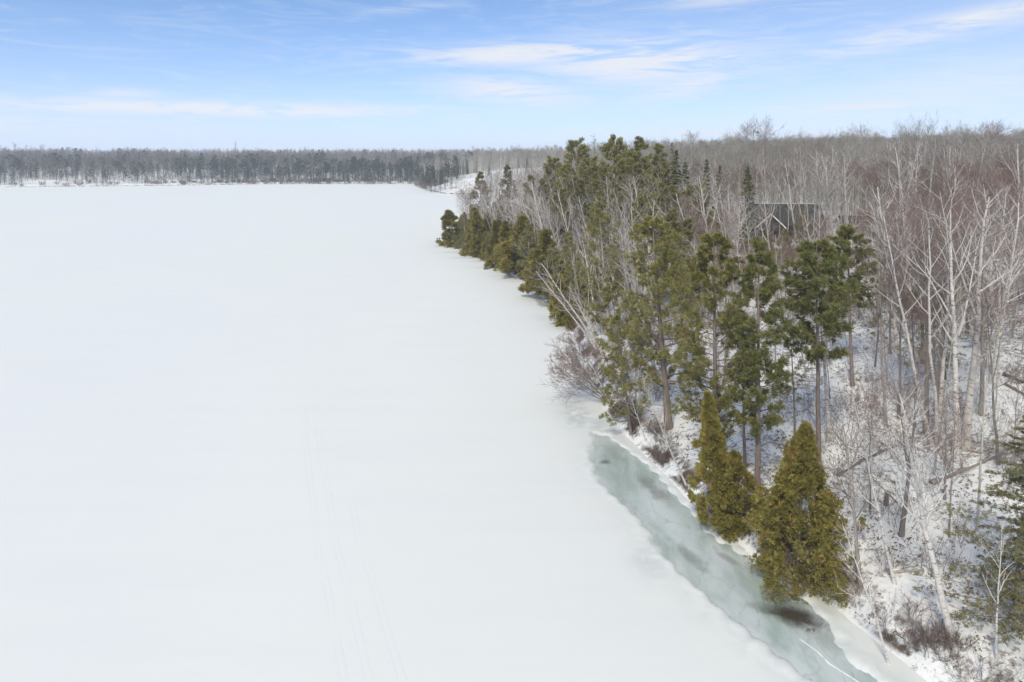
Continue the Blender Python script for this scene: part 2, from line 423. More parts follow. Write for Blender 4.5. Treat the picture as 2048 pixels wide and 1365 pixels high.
# ------------------------------------------------------------------ tree growing
def unit(v): return v / (np.linalg.norm(v, axis=-1, keepdims=True) + 1e-9)
def path_at(P, t):
    """P (B,n,3), t (B,m) in 0..1 -> points (B,m,3) and tangents"""
    B, n, _ = P.shape
    f = np.clip(t, 0, 0.9999) * (n - 1); i = f.astype(int); w = (f - i)[..., None]
    b = np.arange(B)[:, None]
    a, c = P[b, i], P[b, i + 1]
    return a * (1 - w) + c * w, unit(c - a)
def rad_at(R, t):
    B, n = R.shape
    f = np.clip(t, 0, 0.9999) * (n - 1); i = f.astype(int); w = f - i
    b = np.arange(B)[:, None]
    return R[b, i] * (1 - w) + R[b, i + 1] * w
def grow(rg, P, R, m, t0, t1, ang, length, n, up=0.3, wig=0.08, rscale=0.55, rtip=0.25, rmin=0.004, lenpow=None):
    """children on parent paths: ang (lo,hi) degrees from the parent's direction, length array or callable(t)"""
    B = len(P)
    t = t0 + (t1 - t0) * ((np.arange(m)[None] + rg.uniform(0, 1, (B, m))) / m)
    O, T = path_at(P, t)
    az = rg.uniform(0, 6.283) + np.arange(m)[None] * 2.399 + rg.uniform(-0.6, 0.6, (B, m)) + rg.uniform(0, 6.283, (B, 1))
    ref = np.where(np.abs(T[..., 2:3]) > 0.9, np.array([1., 0, 0]), np.array([0., 0, 1.]))
    U = unit(np.cross(ref, T)); W = np.cross(T, U)
    side = np.cos(az)[..., None] * U + np.sin(az)[..., None] * W
    a = np.radians(rg.uniform(ang[0], ang[1], (B, m)))[..., None]
    D = unit(np.cos(a) * T + np.sin(a) * side)
    L = length(t) if callable(length) else length
    L = np.broadcast_to(L, (B, m)) * rg.uniform(0.7, 1.25, (B, m))
    D = D.reshape(-1, 3); O = O.reshape(-1, 3); L = L.reshape(-1)
    r0 = np.maximum(rad_at(R, t).reshape(-1) * rscale, rmin)
    K = len(D); C = np.zeros((K, n, 3)); C[:, 0] = O; d = D.copy()
    for k in range(1, n):
        d = unit(d + rg.normal(0, wig, (K, 3)) + np.array([0, 0, up / n]))
        C[:, k] = C[:, k - 1] + d * (L / (n - 1))[:, None]
    RR = r0[:, None] * np.linspace(1, rtip, n)[None]
    return C, np.maximum(RR, rmin * 0.7), L
def trunk_path(rg, H, r, n=12, lean=(0, 0), wig=0.02, base=(0, 0, -0.3), bend=0.0, rtop=0.18):
    z = np.linspace(0, 1, n)
    x = base[0] + lean[0] * H * (z + bend * (z * z - z)) + np.cumsum(rg.normal(0, wig, n)) * H / n
    y = base[1] + lean[1] * H * (z + bend * (z * z - z)) + np.cumsum(rg.normal(0, wig, n)) * H / n
    x -= x[0] - base[0]; y -= y[0] - base[1]
    P = np.stack([x, y, base[2] + z * (H - base[2])], 1)
    R = r * (1 - (1 - rtop) * z ** 0.9); R[0] *= 1.35; R[1] *= 1.04
    return P, R

def bare_tree(seed, H, r, stems=1, spread=0.12, f0=0.4, limbs=14, limb_len=0.26, ang=(28, 60), up=0.5, sub=6, twigs=5, fine=3, twig_r=0.012,
              lean=(0, 0), bend=0.0, wig=0.05, fork=0, sides=7, rtop=0.10):
    rg = np.random.default_rng(seed)
    tr, cr = Buf(), Buf()
    TP, TR = [], []
    n = 12
    for s in range(stems):
        a = rg.uniform(0, 6.28) if stems == 1 else s * 6.28 / stems + rg.uniform(-.5, .5)
        sp = spread * (0.3 if stems == 1 else rg.uniform(0.6, 1.3))
        k = 1.0 if s == 0 else rg.uniform(0.75, 1.0)
        P, R = trunk_path(rg, H * k, r * (1 if stems == 1 else rg.uniform(.7, 1.0)), n, (lean[0] + sp * math.cos(a), lean[1] + sp * math.sin(a)), 0.045,
                          (0.0 if stems == 1 else 0.12 * math.cos(a), 0.0 if stems == 1 else 0.12 * math.sin(a), -0.4), bend, rtop)
        TP.append(P); TR.append(R)
    TP = np.array(TP); TR = np.array(TR)
    tr.tube(TP, TR, sides)
    if fork:   # big ascending forks that rival the leader
        FP, FR, _ = grow(rg, TP, TR, fork, f0 * 0.8, f0 * 1.5, (16, 34), lambda t: H * (1.0 - t) * 0.95, n, 0.5, 0.09, 0.62, rtop * 1.1)
        tr.tube(FP, FR, 5)
        TP = np.concatenate([TP, FP]); TR = np.concatenate([TR, FR]); limbs = max(6, int(limbs * 0.6))
    prof = lambda t: H * limb_len * (0.35 + 0.65 * np.sin(np.clip((1.04 - t) / (1.04 - f0), 0, 1) * 2.2) ** 1.0)
    LP, LR, LL = grow(rg, TP, TR, limbs, f0, 0.98, ang, prof, 7, up, wig * 1.6, 0.5, 0.22, twig_r)
    cr.tube(LP, LR, 4, 0)
    SP, SR, SL = grow(rg, LP, LR, sub, 0.25, 0.98, (22, 52), (LL * 0.42)[:, None], 5, up * 0.7, wig * 2, 0.6, 0.35, twig_r)
    cr.tube(SP, SR, 3, 0)
    WP, WR, WL = grow(rg, SP, SR, twigs, 0.2, 1.0, (20, 50), (SL * 0.5)[:, None], 3, up * 0.5, wig * 2, 0.75, 0.4, twig_r)
    cr.tube(WP, WR, 3, 1)
    if fine:
        K = len(WP)
        f = np.tile(np.linspace(0.25, 0.95, fine), (K, 1)) + rg.uniform(-.1, .1, (K, fine))
        O, T = path_at(WP, f); O = O.reshape(-1, 3); T = T.reshape(-1, 3)
        D = unit(T + rg.normal(0, 0.5, T.shape) + np.array([0, 0, 0.15]))
        cr.spikes(O, O + D * (np.repeat(WL, fine) * rg.uniform(.4, .9, K * fine))[:, None], twig_r * 0.85, 1)
    return tr, cr

def rand_frames(rg, D, B):
    """rotation matrices whose local z goes along D, random roll"""
    D = unit(D)
    ref = np.where(np.abs(D[:, 2:3]) > 0.9, np.array([1., 0, 0]), np.array([0., 0, 1.]))
    U = unit(np.cross(ref, D)); W = np.cross(D, U)
    a = rg.uniform(0, 6.283, B)[:, None]
    X = np.cos(a) * U + np.sin(a) * W; Y = np.cross(D, X)
    return np.stack([X, Y, D], 2)
def tuft_template(rg, k=18, length=0.3, width=0.035, spread=75):
    """a brush of needles opening along local z"""
    th = np.radians(spread) * np.sqrt((np.arange(k) + .5) / k) + rg.normal(0, .1, k); az = np.arange(k) * 2.4 + rg.normal(0, .3, k)
    D = np.stack([np.sin(th) * np.cos(az), np.sin(th) * np.sin(az), np.cos(th)], 1)
    S = unit(np.cross(D, rg.normal(0, 1, (k, 3)))) * width
    L = length * rg.uniform(.75, 1.2, k)[:, None]
    O = np.array([[0, 0, -0.05 * length]]) + D * 0.04
    V = np.stack([O + D * L * .35 - S, O + D * L * .35 + S, O + D * L, O], 1).reshape(-1, 3)
    b = (np.arange(k) * 4)[:, None, None]
    return V, (b + np.array([[0, 1, 2], [1, 0, 3]])[None]).reshape(-1, 3)
def spray_template(rg, k=7, length=0.4, width=0.07, fan=70, droop=0.25):
    """a flat fan of lobes in the local xz plane"""
    V, T = [], []
    for i in range(k):
        a = math.radians(-fan + 2 * fan * i / (k - 1)) + rg.normal(0, .08)
        L = length * (1 - 0.35 * abs(a) / math.radians(fan)) * rg.uniform(.8, 1.15)
        d = np.array([math.sin(a), 0, math.cos(a)]); s = np.array([math.cos(a), 0, -math.sin(a)]) * width
        off = np.array([0, rg.normal(0, .035), 0])
        b = len(V)
        V += [d * L * .1 - s * .3, d * L * .55 + s + off, d * L + off * 2 - np.array([0, droop * L * .3, 0]), d * L * .55 - s + off]
        T += [(b, b + 1, b + 2), (b, b + 2, b + 3)]
    return np.array(V), np.array(T)

def pine(seed, H, r, f0=0.35, spread=0.2, limbs=44, sub=6, tufts=4, tuft_len=0.25, tuft_k=18, dead=10, lean=(0, 0), top_round=0.6, width=0.024, gaps=0.25, shape=None):
    rg = np.random.default_rng(seed)
    tr, cr = Buf(), Buf()
    P, R = trunk_path(rg, H, r, 14, lean, 0.012, (0, 0, -0.4), 0.0, 0.12)
    TP, TR = P[None], R[None]
    tr.tube(TP, TR, 9)
    def prof(t):
        q = np.clip((t - f0) / (1 - f0), 0, 1)
        if shape is not None: w = np.interp(q, *shape)
        else: w = (0.55 + 0.75 * np.sin(math.pi * (0.22 + 0.62 * q))) * (1 - q ** 3.2) ** top_round * 0.82
        return H * spread * np.maximum(w, 0.07)
    LP, LR, LL = grow(rg, TP, TR, limbs, f0, 0.985, (62, 92), prof, 7, 0.55, 0.07, 0.34, 0.3, 0.014)
    keep = rg.uniform(0, 1, len(LP)) > gaps * 0.4
    LP, LR, LL = LP[keep], LR[keep], LL[keep]
    cr.tube(LP, LR, 4, 0)
    SP, SR, SL = grow(rg, LP, LR, sub, 0.3, 1.0, (25, 60), np.maximum(LL * 0.26, 0.26)[:, None], 4, 0.5, 0.12, 0.6, 0.5, 0.010)
    cr.tube(SP, SR, 3, 0)
    K = len(SP)
    f = np.tile(np.linspace(0.35, 1.0, tufts), (K, 1)) + rg.uniform(-.08, .08, (K, tufts))
    O, T = path_at(SP, f); O = O.reshape(-1, 3); T = T.reshape(-1, 3)
    D = unit(T + rg.normal(0, 0.45, T.shape) + np.array([0, 0, 0.45]))
    k = rg.uniform(0, 1, len(O)) > gaps
    O, D = O[k], D[k]
    for i in range(3):
        tv, tt = tuft_template(rg, tuft_k, tuft_len, width, 82)
        s = slice(i, None, 3)
        Mx = rand_frames(rg, D[s], len(D[s])) * rg.uniform(.7, 1.25, len(D[s]))[:, None, None]
        cr.stamp(tv, tt, O[s], Mx, 1)
    if dead:
        DP, DR, DL = grow(rg, TP, TR, dead, max(0.12, f0 - 0.32), f0 + .05, (70, 100), H * spread * 0.55, 5, -0.1, 0.12, 0.2, 0.3, 0.010)
        cr.tube(DP, DR, 3, 0)
        O, T = path_at(DP, np.tile(np.linspace(.4, .95, 4), (len(DP), 1)) + rg.uniform(-.05, .05, (len(DP), 4)))
        O = O.reshape(-1, 3); T = T.reshape(-1, 3)
        cr.spikes(O, O + unit(T + rg.normal(0, .6, T.shape)) * rg.uniform(.3, .8, len(O))[:, None], 0.010, 0)
    return tr, cr

def spruce(seed, H, r, base_w=0.16, f0=0.1, limbs=90, tufts=16, size=0.38, droop=-0.35, ragged=0.25, lean=(0, 0), power=0.85, kk=5, flat=False, wf=0.17):
    rg = np.random.default_rng(seed)
    tr, cr = Buf(), Buf()
    P, R = trunk_path(rg, H, r, 12, lean, 0.008, (0, 0, -0.4), 0, 0.08)
    TP, TR = P[None], R[None]
    tr.tube(TP, TR, 7)
    prof = lambda t: H * base_w * np.maximum(np.clip((1 - t) / (1 - f0), 0, 1) ** power, 0.05) * rg.uniform(1 - ragged, 1 + ragged, t.shape)
    LP, LR, LL = grow(rg, TP, TR, limbs, f0, 0.99, (70, 100), prof, 5, droop, 0.05, 0.25, 0.3, 0.010)
    cr.tube(LP, LR, 3, 0)
    K = len(LP)
    f = np.tile(np.linspace(0.18, 1.0, tufts), (K, 1)) + rg.uniform(-.04, .04, (K, tufts))
    O, T = path_at(LP, f); w = (np.repeat(LL, tufts) * 0.22)[:, None]
    O = O.reshape(-1, 3) + 0; T = T.reshape(-1, 3)
    sidev = unit(np.cross(T, np.array([0, 0, 1.]))); sg = rg.choice([-1, 1], len(O))[:, None]
    O = O + sidev * sg * w * rg.uniform(0, 1, (len(O), 1)) * (1.1 - f.reshape(-1, 1))
    D = unit(T * 0.9 + sidev * sg * rg.uniform(.2, 1.0, (len(O), 1)) + np.array([0, 0, 0.0 if flat else -0.25]) + rg.normal(0, .15, T.shape))
    for i in range(3):
        tv, tt = spray_template(rg, kk, size, size * wf, 60, 0.3)
        s = slice(i, None, 3); d = D[s]; B = len(d)
        X = unit(np.cross(np.array([0, 0, 1.]) + rg.normal(0, .25, (B, 3)), d)); Y = np.cross(d, X)
        Mx = np.stack([X, Y, d], 2) * rg.uniform(.65, 1.2, B)[:, None, None] * (0.55 + 0.45 * np.clip(w[s] / (H * base_w * .12), 0, 1))[:, :, None]
        cr.stamp(tv, tt, O[s], Mx, 1)
    cr.spikes(P[-2:-1], P[-1:] + np.array([[0, 0, .35]]), 0.03, 1)
    return tr, cr

def cedar(seed, H, r, w=0.22, sprays=6000, size=0.36, lean=(0, 0), lobes=9, power=0.7, f0=0.05, skew=(0, 0), kk=6):
    rg = np.random.default_rng(seed)
    tr, cr = Buf(), Buf()
    P, R = trunk_path(rg, H * 0.97, r, 10, lean, 0.01, (0, 0, -0.5), 0, 0.1)
    tr.tube(P[None], R[None], 8)
    LP, LR, LL = grow(rg, P[None], R[None], 60, f0 + .03, 0.95, (50, 80), lambda t: H * w * 0.85 * (1 - t) ** power, 5, 0.5, 0.06, 0.3, 0.3, 0.012)
    cr.tube(LP, LR, 3, 0)
    # plume-like lobes over a cone
    nc = max(60, sprays // 30)
    qc = rg.uniform(0, 1, nc) ** 0.85; ac = rg.uniform(0, 6.283, nc); ph = rg.uniform(0, 6.28, 6)
    bump_ = 1 + 0.17 * np.sin(lobes * ac / 2 + 9 * qc + ph[0]) + 0.13 * np.sin(3 * ac - 14 * qc + ph[1]) + rg.normal(0, .2, nc)
    lowtuck = np.interp(qc, [0, 0.10, 0.25, 1], [0.62, 0.9, 1.0, 1.0])
    rc = np.maximum(H * w * np.maximum((1 - qc) ** power * (1 + .12 * np.sin(6 * qc + ph[4])), 0.02) * bump_ * lowtuck, .05) * rg.uniform(0.45, 1.0, nc) ** 0.5
    rc = rc * np.where(rg.uniform(0, 1, nc) < .09, 1.28, 1.0)      # stray boughs break the outline
    zc = H * (f0 + (1 - f0) * qc)
    C, _ = path_at(P[None], (zc / H * 0.97)[None]); C = C[0]
    own = rg.integers(0, nc, sprays)                       # each plume carries a bunch of sprays
    cl = 0.046 * H * w / 0.22 * (0.35 + 0.65 * (1 - qc)) * rg.uniform(.6, 1.3, nc)
    az = ac[own]; rr = rc[own]
    side = np.stack([np.cos(az), np.sin(az), np.zeros(sprays)], 1)
    O = np.stack([C[own, 0] + rr * np.cos(az) + skew[0] * rr, C[own, 1] + rr * np.sin(az) + skew[1] * rr, zc[own] - 0.12 * rr], 1)
    J = unit(rg.normal(0, 1, (sprays, 3))) * (rg.uniform(0, 1, (sprays, 1)) ** .5) * cl[own][:, None] * np.array([1, 1, 1.35])
    O = O + J
    side = unit(side + J / (cl[own][:, None] + 1e-6) * .8)
    D = unit(side * rg.uniform(.5, 1.1, (sprays, 1)) + np.array([0, 0, 0.55]) + rg.normal(0, .35, (sprays, 3)))
    for i in range(4):
        tv, tt = spray_template(rg, kk, size, size * 0.12, 70, 0.4)
        s = slice(i, None, 4)
        Mx = rand_frames(rg, D[s], len(D[s])) * rg.uniform(.6, 1.25, len(D[s]))[:, None, None]
        cr.stamp(tv, tt, O[s], Mx, 1)
    return tr, cr

def shrub(seed, H, stems=14, spread=0.5, r=0.012, sub=6, twigs=4, lean=(0, 0), fine=3):
    rg = np.random.default_rng(seed)
    b = Buf()
    a = rg.uniform(0, 6.283, stems); d = np.sqrt(rg.uniform(0, 1, stems)) * 0.28 * H
    n = 6; L = H * rg.uniform(.55, 1.1, stems)
    P = np.zeros((stems, n, 3)); P[:, 0] = np.stack([d * np.cos(a), d * np.sin(a), np.full(stems, -0.15)], 1)
    D = unit(np.stack([spread * np.cos(a) + lean[0], spread * np.sin(a) + lean[1], np.ones(stems)], 1) + rg.normal(0, .25, (stems, 3)))
    for k in range(1, n):
        D = unit(D + rg.normal(0, .13, (stems, 3)))
        P[:, k] = P[:, k - 1] + D * (L / (n - 1))[:, None]
    R = r * rg.uniform(.7, 1.4, stems)[:, None] * np.linspace(1.3, .5, n)[None]
    b.tube(P, R, 3, 0)
    SP, SR, SL = grow(rg, P, R, sub, 0.2, 1.0, (20, 60), (L * .38)[:, None], 4, .3, .15, .7, .5, r * .6)
    b.tube(SP, SR, 3, 1)
    O, T = path_at(SP, np.tile(np.linspace(.2, .95, twigs), (len(SP), 1)) + rg.uniform(-.1, .1, (len(SP), twigs)))
    O = O.reshape(-1, 3); T = T.reshape(-1, 3)
    Dd = unit(T + rg.normal(0, .55, T.shape)) * (np.repeat(SL, twigs) * rg.uniform(.3, .8, len(O)))[:, None]
    b.spikes(O, O + Dd, r * .6, 1)
    return b

# ------------------------------------------------------------------ ground, lake snow, lake ice
def axis(*segs):
    out = []
    for a, b, st in segs:
        out.append(np.linspace(a, b, max(2, int(round((b - a) / st)) + 1)))
    return np.unique(np.round(np.concatenate(out), 4))
def grid_mesh(name, xs, ys, zfun, mat, keep=None, attrs=None):
    X, Y = np.meshgrid(xs, ys)
    Z = zfun(X, Y)
    V = np.stack([X, Y, Z], -1).reshape(-1, 3)
    nx, ny = len(xs), len(ys)
    i = np.arange(nx - 1)[None]; j = np.arange(ny - 1)[:, None] * nx
    Q = np.stack([j + i, j + i + 1, j + i + nx + 1, j + i + nx], -1).reshape(-1, 4)
    if keep is not None:
        k = keep(X, Y, Z).reshape(-1)
        Q = Q[k[Q].any(1)]
    used = np.zeros(len(V), bool); used[Q.ravel()] = True
    remap = np.cumsum(used) - 1
    b = Buf(); b.add(V[used], quads=remap[Q])
    me = b.mesh(name, [mat])
    for an, f in (attrs or {}).items():
        at = me.attributes.new(an, 'FLOAT', 'POINT')
        at.data.foreach_set("value", f(V[used][:, 0], V[used][:, 1]).astype(np.float32))
    return me

# snow over forest soil; leaf litter shows through in patches, bare earth on the bank
m, nt, out = new_mat('snowy_ground'); N = NT(nt)
pos = N.world_pos(); shore = N.attr('shore')
fine = N.noise(pos, 2.6, 6, 0.62, 0.6); patch = N.noise(pos, 0.16, 4, 0.55); mid = N.noise(N.mapping(pos, loc=(31, 7, 0)), 0.75, 5, 0.6, 0.4)
snow_c = N.mix(N.noise(pos, 0.3, 3), (0.74, 0.745, 0.73), (0.80, 0.80, 0.78))
litter_c = N.mix(N.noise(pos, 5.0, 4), (0.13, 0.10, 0.08), (0.30, 0.25, 0.21))
lit = N.math('MULTIPLY', N.rng(N.math('ADD', N.math('MULTIPLY', fine, 0.62), N.math('MULTIPLY', patch, 0.45)), 0.56, 0.635), 0.75)
lit = N.math('MAXIMUM', lit, N.math('MULTIPLY', N.rng(mid, 0.60, 0.70), 0.55))
col = N.mix(lit, snow_c, litter_c)
bank = N.math('MULTIPLY', N.math('MULTIPLY', N.rng(shore, 0.1, 0.45), N.rng(shore, 1.1, 2.3, 1, 0)), N.rng(N.noise(N.mapping(pos, loc=(3, 9, 0)), 0.5, 5, 0.65), 0.43, 0.56))
col = N.mix(bank, col, N.mix(N.noise(pos, 3.0, 4), (0.045, 0.033, 0.027), (0.15, 0.11, 0.09)))
N.principled(col, 0.8, out, N.bump(N.math('ADD', fine, N.math('MULTIPLY', mid, 1.5)), 0.5, 0.12), 0.2)
M['ground'] = m
gx = axis((-1700, -460, 60), (-460, -30, 6), (-30, -6, 1.2), (-6, 48, 0.5), (48, 120, 1.5), (120, 320, 6), (320, 1700, 50))
gy = axis((-130, 18, 6), (18, 80, 0.5), (80, 260, 1.3), (260, 700, 5), (700, 2600, 45))
ground = obj('ground', grid_mesh('ground', gx, gy, ground_z, M['ground'], lambda X, Y, Z: Z > -0.5, {'shore': shore_dist}))
tag(ground, kind='structure')

# channel of bare ice along the shore (x, y)
ICE = np.array([(7.45, 60.02), (6.75, 56.70), (6.36, 53.01), (7.17, 50.00), (7.80, 48.08), (8.70, 45.13), (9.38, 42.01), (10.25, 39.19), (11.27, 36.63), (12.22, 34.53), (13.28, 32.58), (14.01, 31.10), (14.98, 28.98), (18.52, 28.98), (17.68, 31.10), (16.72, 32.92), (16.81, 34.72), (16.85, 36.59), (16.10, 37.94), (14.80, 41.21), (13.08, 43.84), (12.36, 47.24), (11.73, 51.10), (10.26, 55.26), (8.64, 59.59)])
ICE2 = np.array([(3.97, 116.69), (4.79, 111.63), (7.78, 109.44), (10.44, 112.00), (8.00, 115.09), (6.11, 116.29)])
def poly_sd(P, x, y):
    best = np.full(np.shape(x), 1e9); inside = np.zeros(np.shape(x), bool)
    for i in range(len(P)):
        ax, ay = P[i]; bx, by = P[(i + 1) % len(P)]
        dx, dy = bx - ax, by - ay
        t = np.clip(((x - ax) * dx + (y - ay) * dy) / (dx * dx + dy * dy), 0, 1)
        best = np.minimum(best, np.hypot(x - ax - t * dx, y - ay - t * dy))
        c = ((ay > y) != (by > y))
        inside ^= c & (x < ax + (y - ay) * dx / (dy if dy != 0 else 1e-9))
    return np.where(inside, -best, best)
def ice_sd(x, y):
    w = 0.16 * np.sin(x * 2.1 + y * 1.3) + 0.12 * np.sin(x * 3.7 - y * 2.9 + 1) + 0.07 * np.sin(x * 7.1 + y * 5.3)
    return np.minimum(poly_sd(ICE, x, y), poly_sd(ICE2, x, y)) + w
def snow_z(x, y):
    z = 0.10 + 0.015 * np.sin(x / 3.1 + y / 7.7) + 0.012 * np.sin(x / 1.7 - y / 4.3)
    d = ice_sd(x, y)
    z = z + 0.05 * np.exp(-((d - 0.25) / 0.3) ** 2)         # wind-packed lip round the ice
    return z - 0.32 * (1 - smooth(-0.55, 0.22, d))
SLUSH_SHADE = np.array([(6.26, 64.00, 1.60, 3.20, 0.90), (7.90, 61.82, 1.20, 2.00, 0.70), (8.55, 41.04, 1.20, 2.00, 0.60), (7.66, 97.49, 1.80, 2.50, 0.50), (8.26, 110.45, 1.80, 3.00, 0.90), (-17.05, 194.55, 4.00, 2.50, 0.80), (-14.77, 183.91, 5.00, 2.00, 0.90), (-11.76, 173.47, 6.00, 1.60, 1.00), (-8.35, 164.14, 6.00, 1.50, 1.00), (-5.38, 158.70, 5.00, 1.30, 0.90), (-2.11, 150.17, 6.00, 1.20, 1.00), (1.17, 143.73, 5.00, 1.20, 1.00), (3.65, 137.24, 4.00, 1.00, 0.90), (1.65, 139.53, 6.00, 1.00, 0.80), (5.67, 125.87, 3.00, 1.20, 0.80), (4.68, 103.57, 1.50, 2.00, 0.40)])  # slushy spots near the ice; wide streaks off the point are painted-in tree shadows
def slush_shade(x, y):
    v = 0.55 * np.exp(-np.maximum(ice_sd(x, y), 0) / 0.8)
    for sx, sy, rx, ry, a in SLUSH_SHADE:
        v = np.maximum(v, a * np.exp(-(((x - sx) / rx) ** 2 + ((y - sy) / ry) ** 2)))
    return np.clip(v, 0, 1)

m, nt, out = new_mat('lake_snow'); N = NT(nt)
pos = N.world_pos()
big = N.noise(N.mapping(pos, scale=(0.02, 0.008, 1)), 1.0, 4, 0.5); streak = N.noise(N.mapping(pos, scale=(0.06, 0.35, 1), rot=(0, 0, 0.15)), 1.0, 5, 0.6)
col = N.mix(N.rng(big, 0.3, 0.7), (0.735, 0.752, 0.705), (0.728, 0.735, 0.722))
col = N.mix(N.math('MULTIPLY', N.rng(streak, 0.42, 0.72), 0.5), col, (0.70, 0.715, 0.695))
sl = N.math('MULTIPLY', N.attr('slush_shade'), N.rng(N.noise(pos, 0.9, 5, 0.6, 0.8), 0.28, 0.62))
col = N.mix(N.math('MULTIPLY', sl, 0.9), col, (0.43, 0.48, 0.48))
# packed snowmobile trail wandering down the lake: narrow, slightly glazed ruts
sep = N.node("ShaderNodeSeparateXYZ"); N.link(pos, sep.inputs[0])
px_, py_ = sep.outputs[0], sep.outputs[1]
def poly(cs):
    r = cs[0]
    acc = None
    for c in cs:
        acc = c if acc is None else N.math('ADD', N.math('MULTIPLY', acc, py_), c)
    return acc
tx = poly([4.229e-06, 0.0004337, -0.4292, 5.762])
tx = N.math('ADD', tx, N.math('MULTIPLY', N.math('SUBTRACT', N.noise(N.mapping(pos, scale=(0, 0.05, 0)), 1.0, 2), 0.5), 1.2))
off = N.math('SUBTRACT', px_, tx)
rut = None
for c, wd in ((-1.15, .10), (-0.75, .13), (0.05, .12), (0.45, .16), (1.6, .10), (2.0, .09)):
    g = N.rng(N.math('ABSOLUTE', N.math('SUBTRACT', off, c)), 0.0, wd, 1.0, 0.0)
    rut = g if rut is None else N.math('MAXIMUM', rut, g)
rut = N.math('MULTIPLY', rut, N.math('MULTIPLY', N.rng(py_, 60, 110, 1, 0), N.rng(N.noise(N.mapping(pos, scale=(0.8, 0.12, 1)), 1.0, 3), 0.3, 0.6)))
col = N.mix(N.math('MULTIPLY', rut, 0.45), col, (0.68, 0.70, 0.68))
hgt = N.math('SUBTRACT', N.math('ADD', N.noise(N.mapping(pos, scale=(0.5, 1.6, 1)), 1.0, 5, 0.6), N.math('MULTIPLY', streak, 2.0)), N.math('MULTIPLY', rut, 0.35))
N.principled(col, 0.7, out, N.bump(hgt, 0.12, 0.08), 0.2)
M['lake_snow'] = m
lx = axis((-1600, -460, 60), (-460, -30, 8), (-30, 3, 1.0), (3, 27, 0.22), (27, 90, 4))
ly = axis((-120, 22, 4), (22, 66, 0.28), (66, 130, 0.8), (130, 215, 0.8), (215, 240, 1.6), (240, 700, 8))
me = grid_mesh('lake_snow', lx, ly, snow_z, M['lake_snow'], lambda X, Y, Z: ground_z(X, Y) < 0.6, {'slush_shade': slush_shade})
tag(obj('lake_snow', me), kind='structure')

m, nt, out = new_mat('lake_ice'); N = NT(nt)
pos = N.world_pos()
flow = N.mapping(pos, rot=(0, 0, math.radians(-28)), scale=(1.0, 0.35, 1.0))
n1 = N.noise(flow, 0.55, 6, 0.6, 0.8); n2 = N.noise(N.mapping(flow, loc=(9, 4, 0)), 1.5, 6, 0.65, 0.5); n3 = N.noise(N.mapping(flow, loc=(2, 14, 0)), 0.30, 4, 0.55, 0.6)
col = N.mix(N.rng(n1, 0.32, 0.68), (0.345, 0.415, 0.378), (0.53, 0.585, 0.562))
col = N.mix(N.math('MULTIPLY', N.rng(n3, 0.45, 0.62), 0.55), col, (0.62, 0.67, 0.68))
col = N.mix(N.math('MULTIPLY', N.rng(n2, 0.55, 0.75), 0.4), col, (0.20, 0.225, 0.185))
sep = N.node("ShaderNodeSeparateXYZ"); N.link(pos, sep.inputs[0])
for (hx, hy, ra, rb, rot, amt, hc) in ((14.71, 36.22, 2.00, 0.55, -0.30, 0.60, (0.075, 0.085, 0.068)), (11.18, 41.05, 1.50, 0.50, 1.90, 0.50, (0.075, 0.085, 0.068)), (10.21, 51.18, 1.30, 0.70, 2.00, 0.50, (0.1, 0.085, 0.075)), (10.90, 49.02, 1.60, 0.80, 2.00, 0.50, (0.1, 0.085, 0.075)), (7.57, 54.34, 0.50, 0.50, 0.00, 0.80, (0.075, 0.085, 0.068)), (8.46, 56.21, 1.20, 2.20, 0.00, 0.35, (0.075, 0.085, 0.068)), (13.47, 40.94, 1.20, 0.40, 2.20, 0.45, (0.1, 0.085, 0.075)), (6.13, 112.00, 1.40, 3.00, 0.00, 0.35, (0.075, 0.085, 0.068)), (6.99, 109.80, 2.40, 1.00, 0.00, 0.75, (0.075, 0.085, 0.068)), (16.41, 33.97, 1.20, 0.90, -0.80, 0.35, (0.075, 0.085, 0.068)), (15.48, 35.81, 1.55, 1.15, -0.50, 0.97, (0.035, 0.028, 0.022))):       # clear ice over the brown lake bed
    dx = N.math('SUBTRACT', sep.outputs[0], hx); dy = N.math('SUBTRACT', sep.outputs[1], hy)
    c_, s_ = math.cos(rot), math.sin(rot)
    a = N.math('DIVIDE', N.math('ADD', N.math('MULTIPLY', dx, c_), N.math('MULTIPLY', dy, s_)), ra)
    b = N.math('DIVIDE', N.math('SUBTRACT', N.math('MULTIPLY', dy, c_), N.math('MULTIPLY', dx, s_)), rb)
    d = N.math('ADD', N.math('SQRT', N.math('ADD', N.math('MULTIPLY', a, a), N.math('MULTIPLY', b, b))), N.math('MULTIPLY', N.math('SUBTRACT', N.noise(pos, 0.9, 5, 0.65, 0.5), 0.5), 1.5))
    col = N.mix(N.math('MULTIPLY', N.rng(d, 0.25, 1.3, 1, 0), amt), col, N.mix(N.noise(pos, 2.2, 5, 0.7), hc, tuple(v * 2.1 for v in hc)))
vor = N.node("ShaderNodeTexVoronoi", feature='DISTANCE_TO_EDGE'); vor.inputs["Scale"].default_value = 0.33
wv = N.node("ShaderNodeVectorMath", operation='ADD'); nv = N.node("ShaderNodeTexNoise"); nv.inputs["Scale"].default_value = 0.7; nv.inputs["Detail"].default_value = 5
N.link(pos, nv.inputs["Vector"]); N.link(N.mapping(pos, rot=(0, 0, 0.6), scale=(1, .5, 1)), wv.inputs[0]); N.link(nv.outputs["Color"], wv.inputs[1]); N.link(wv.outputs[0], vor.inputs["Vector"])
crack = N.math('MULTIPLY', N.rng(vor.outputs["Distance"], 0.0, 0.022, 1, 0), N.rng(n1, 0.4, 0.6))
col = N.mix(N.math('MULTIPLY', crack, 0.2), col, (0.16, 0.19, 0.17))
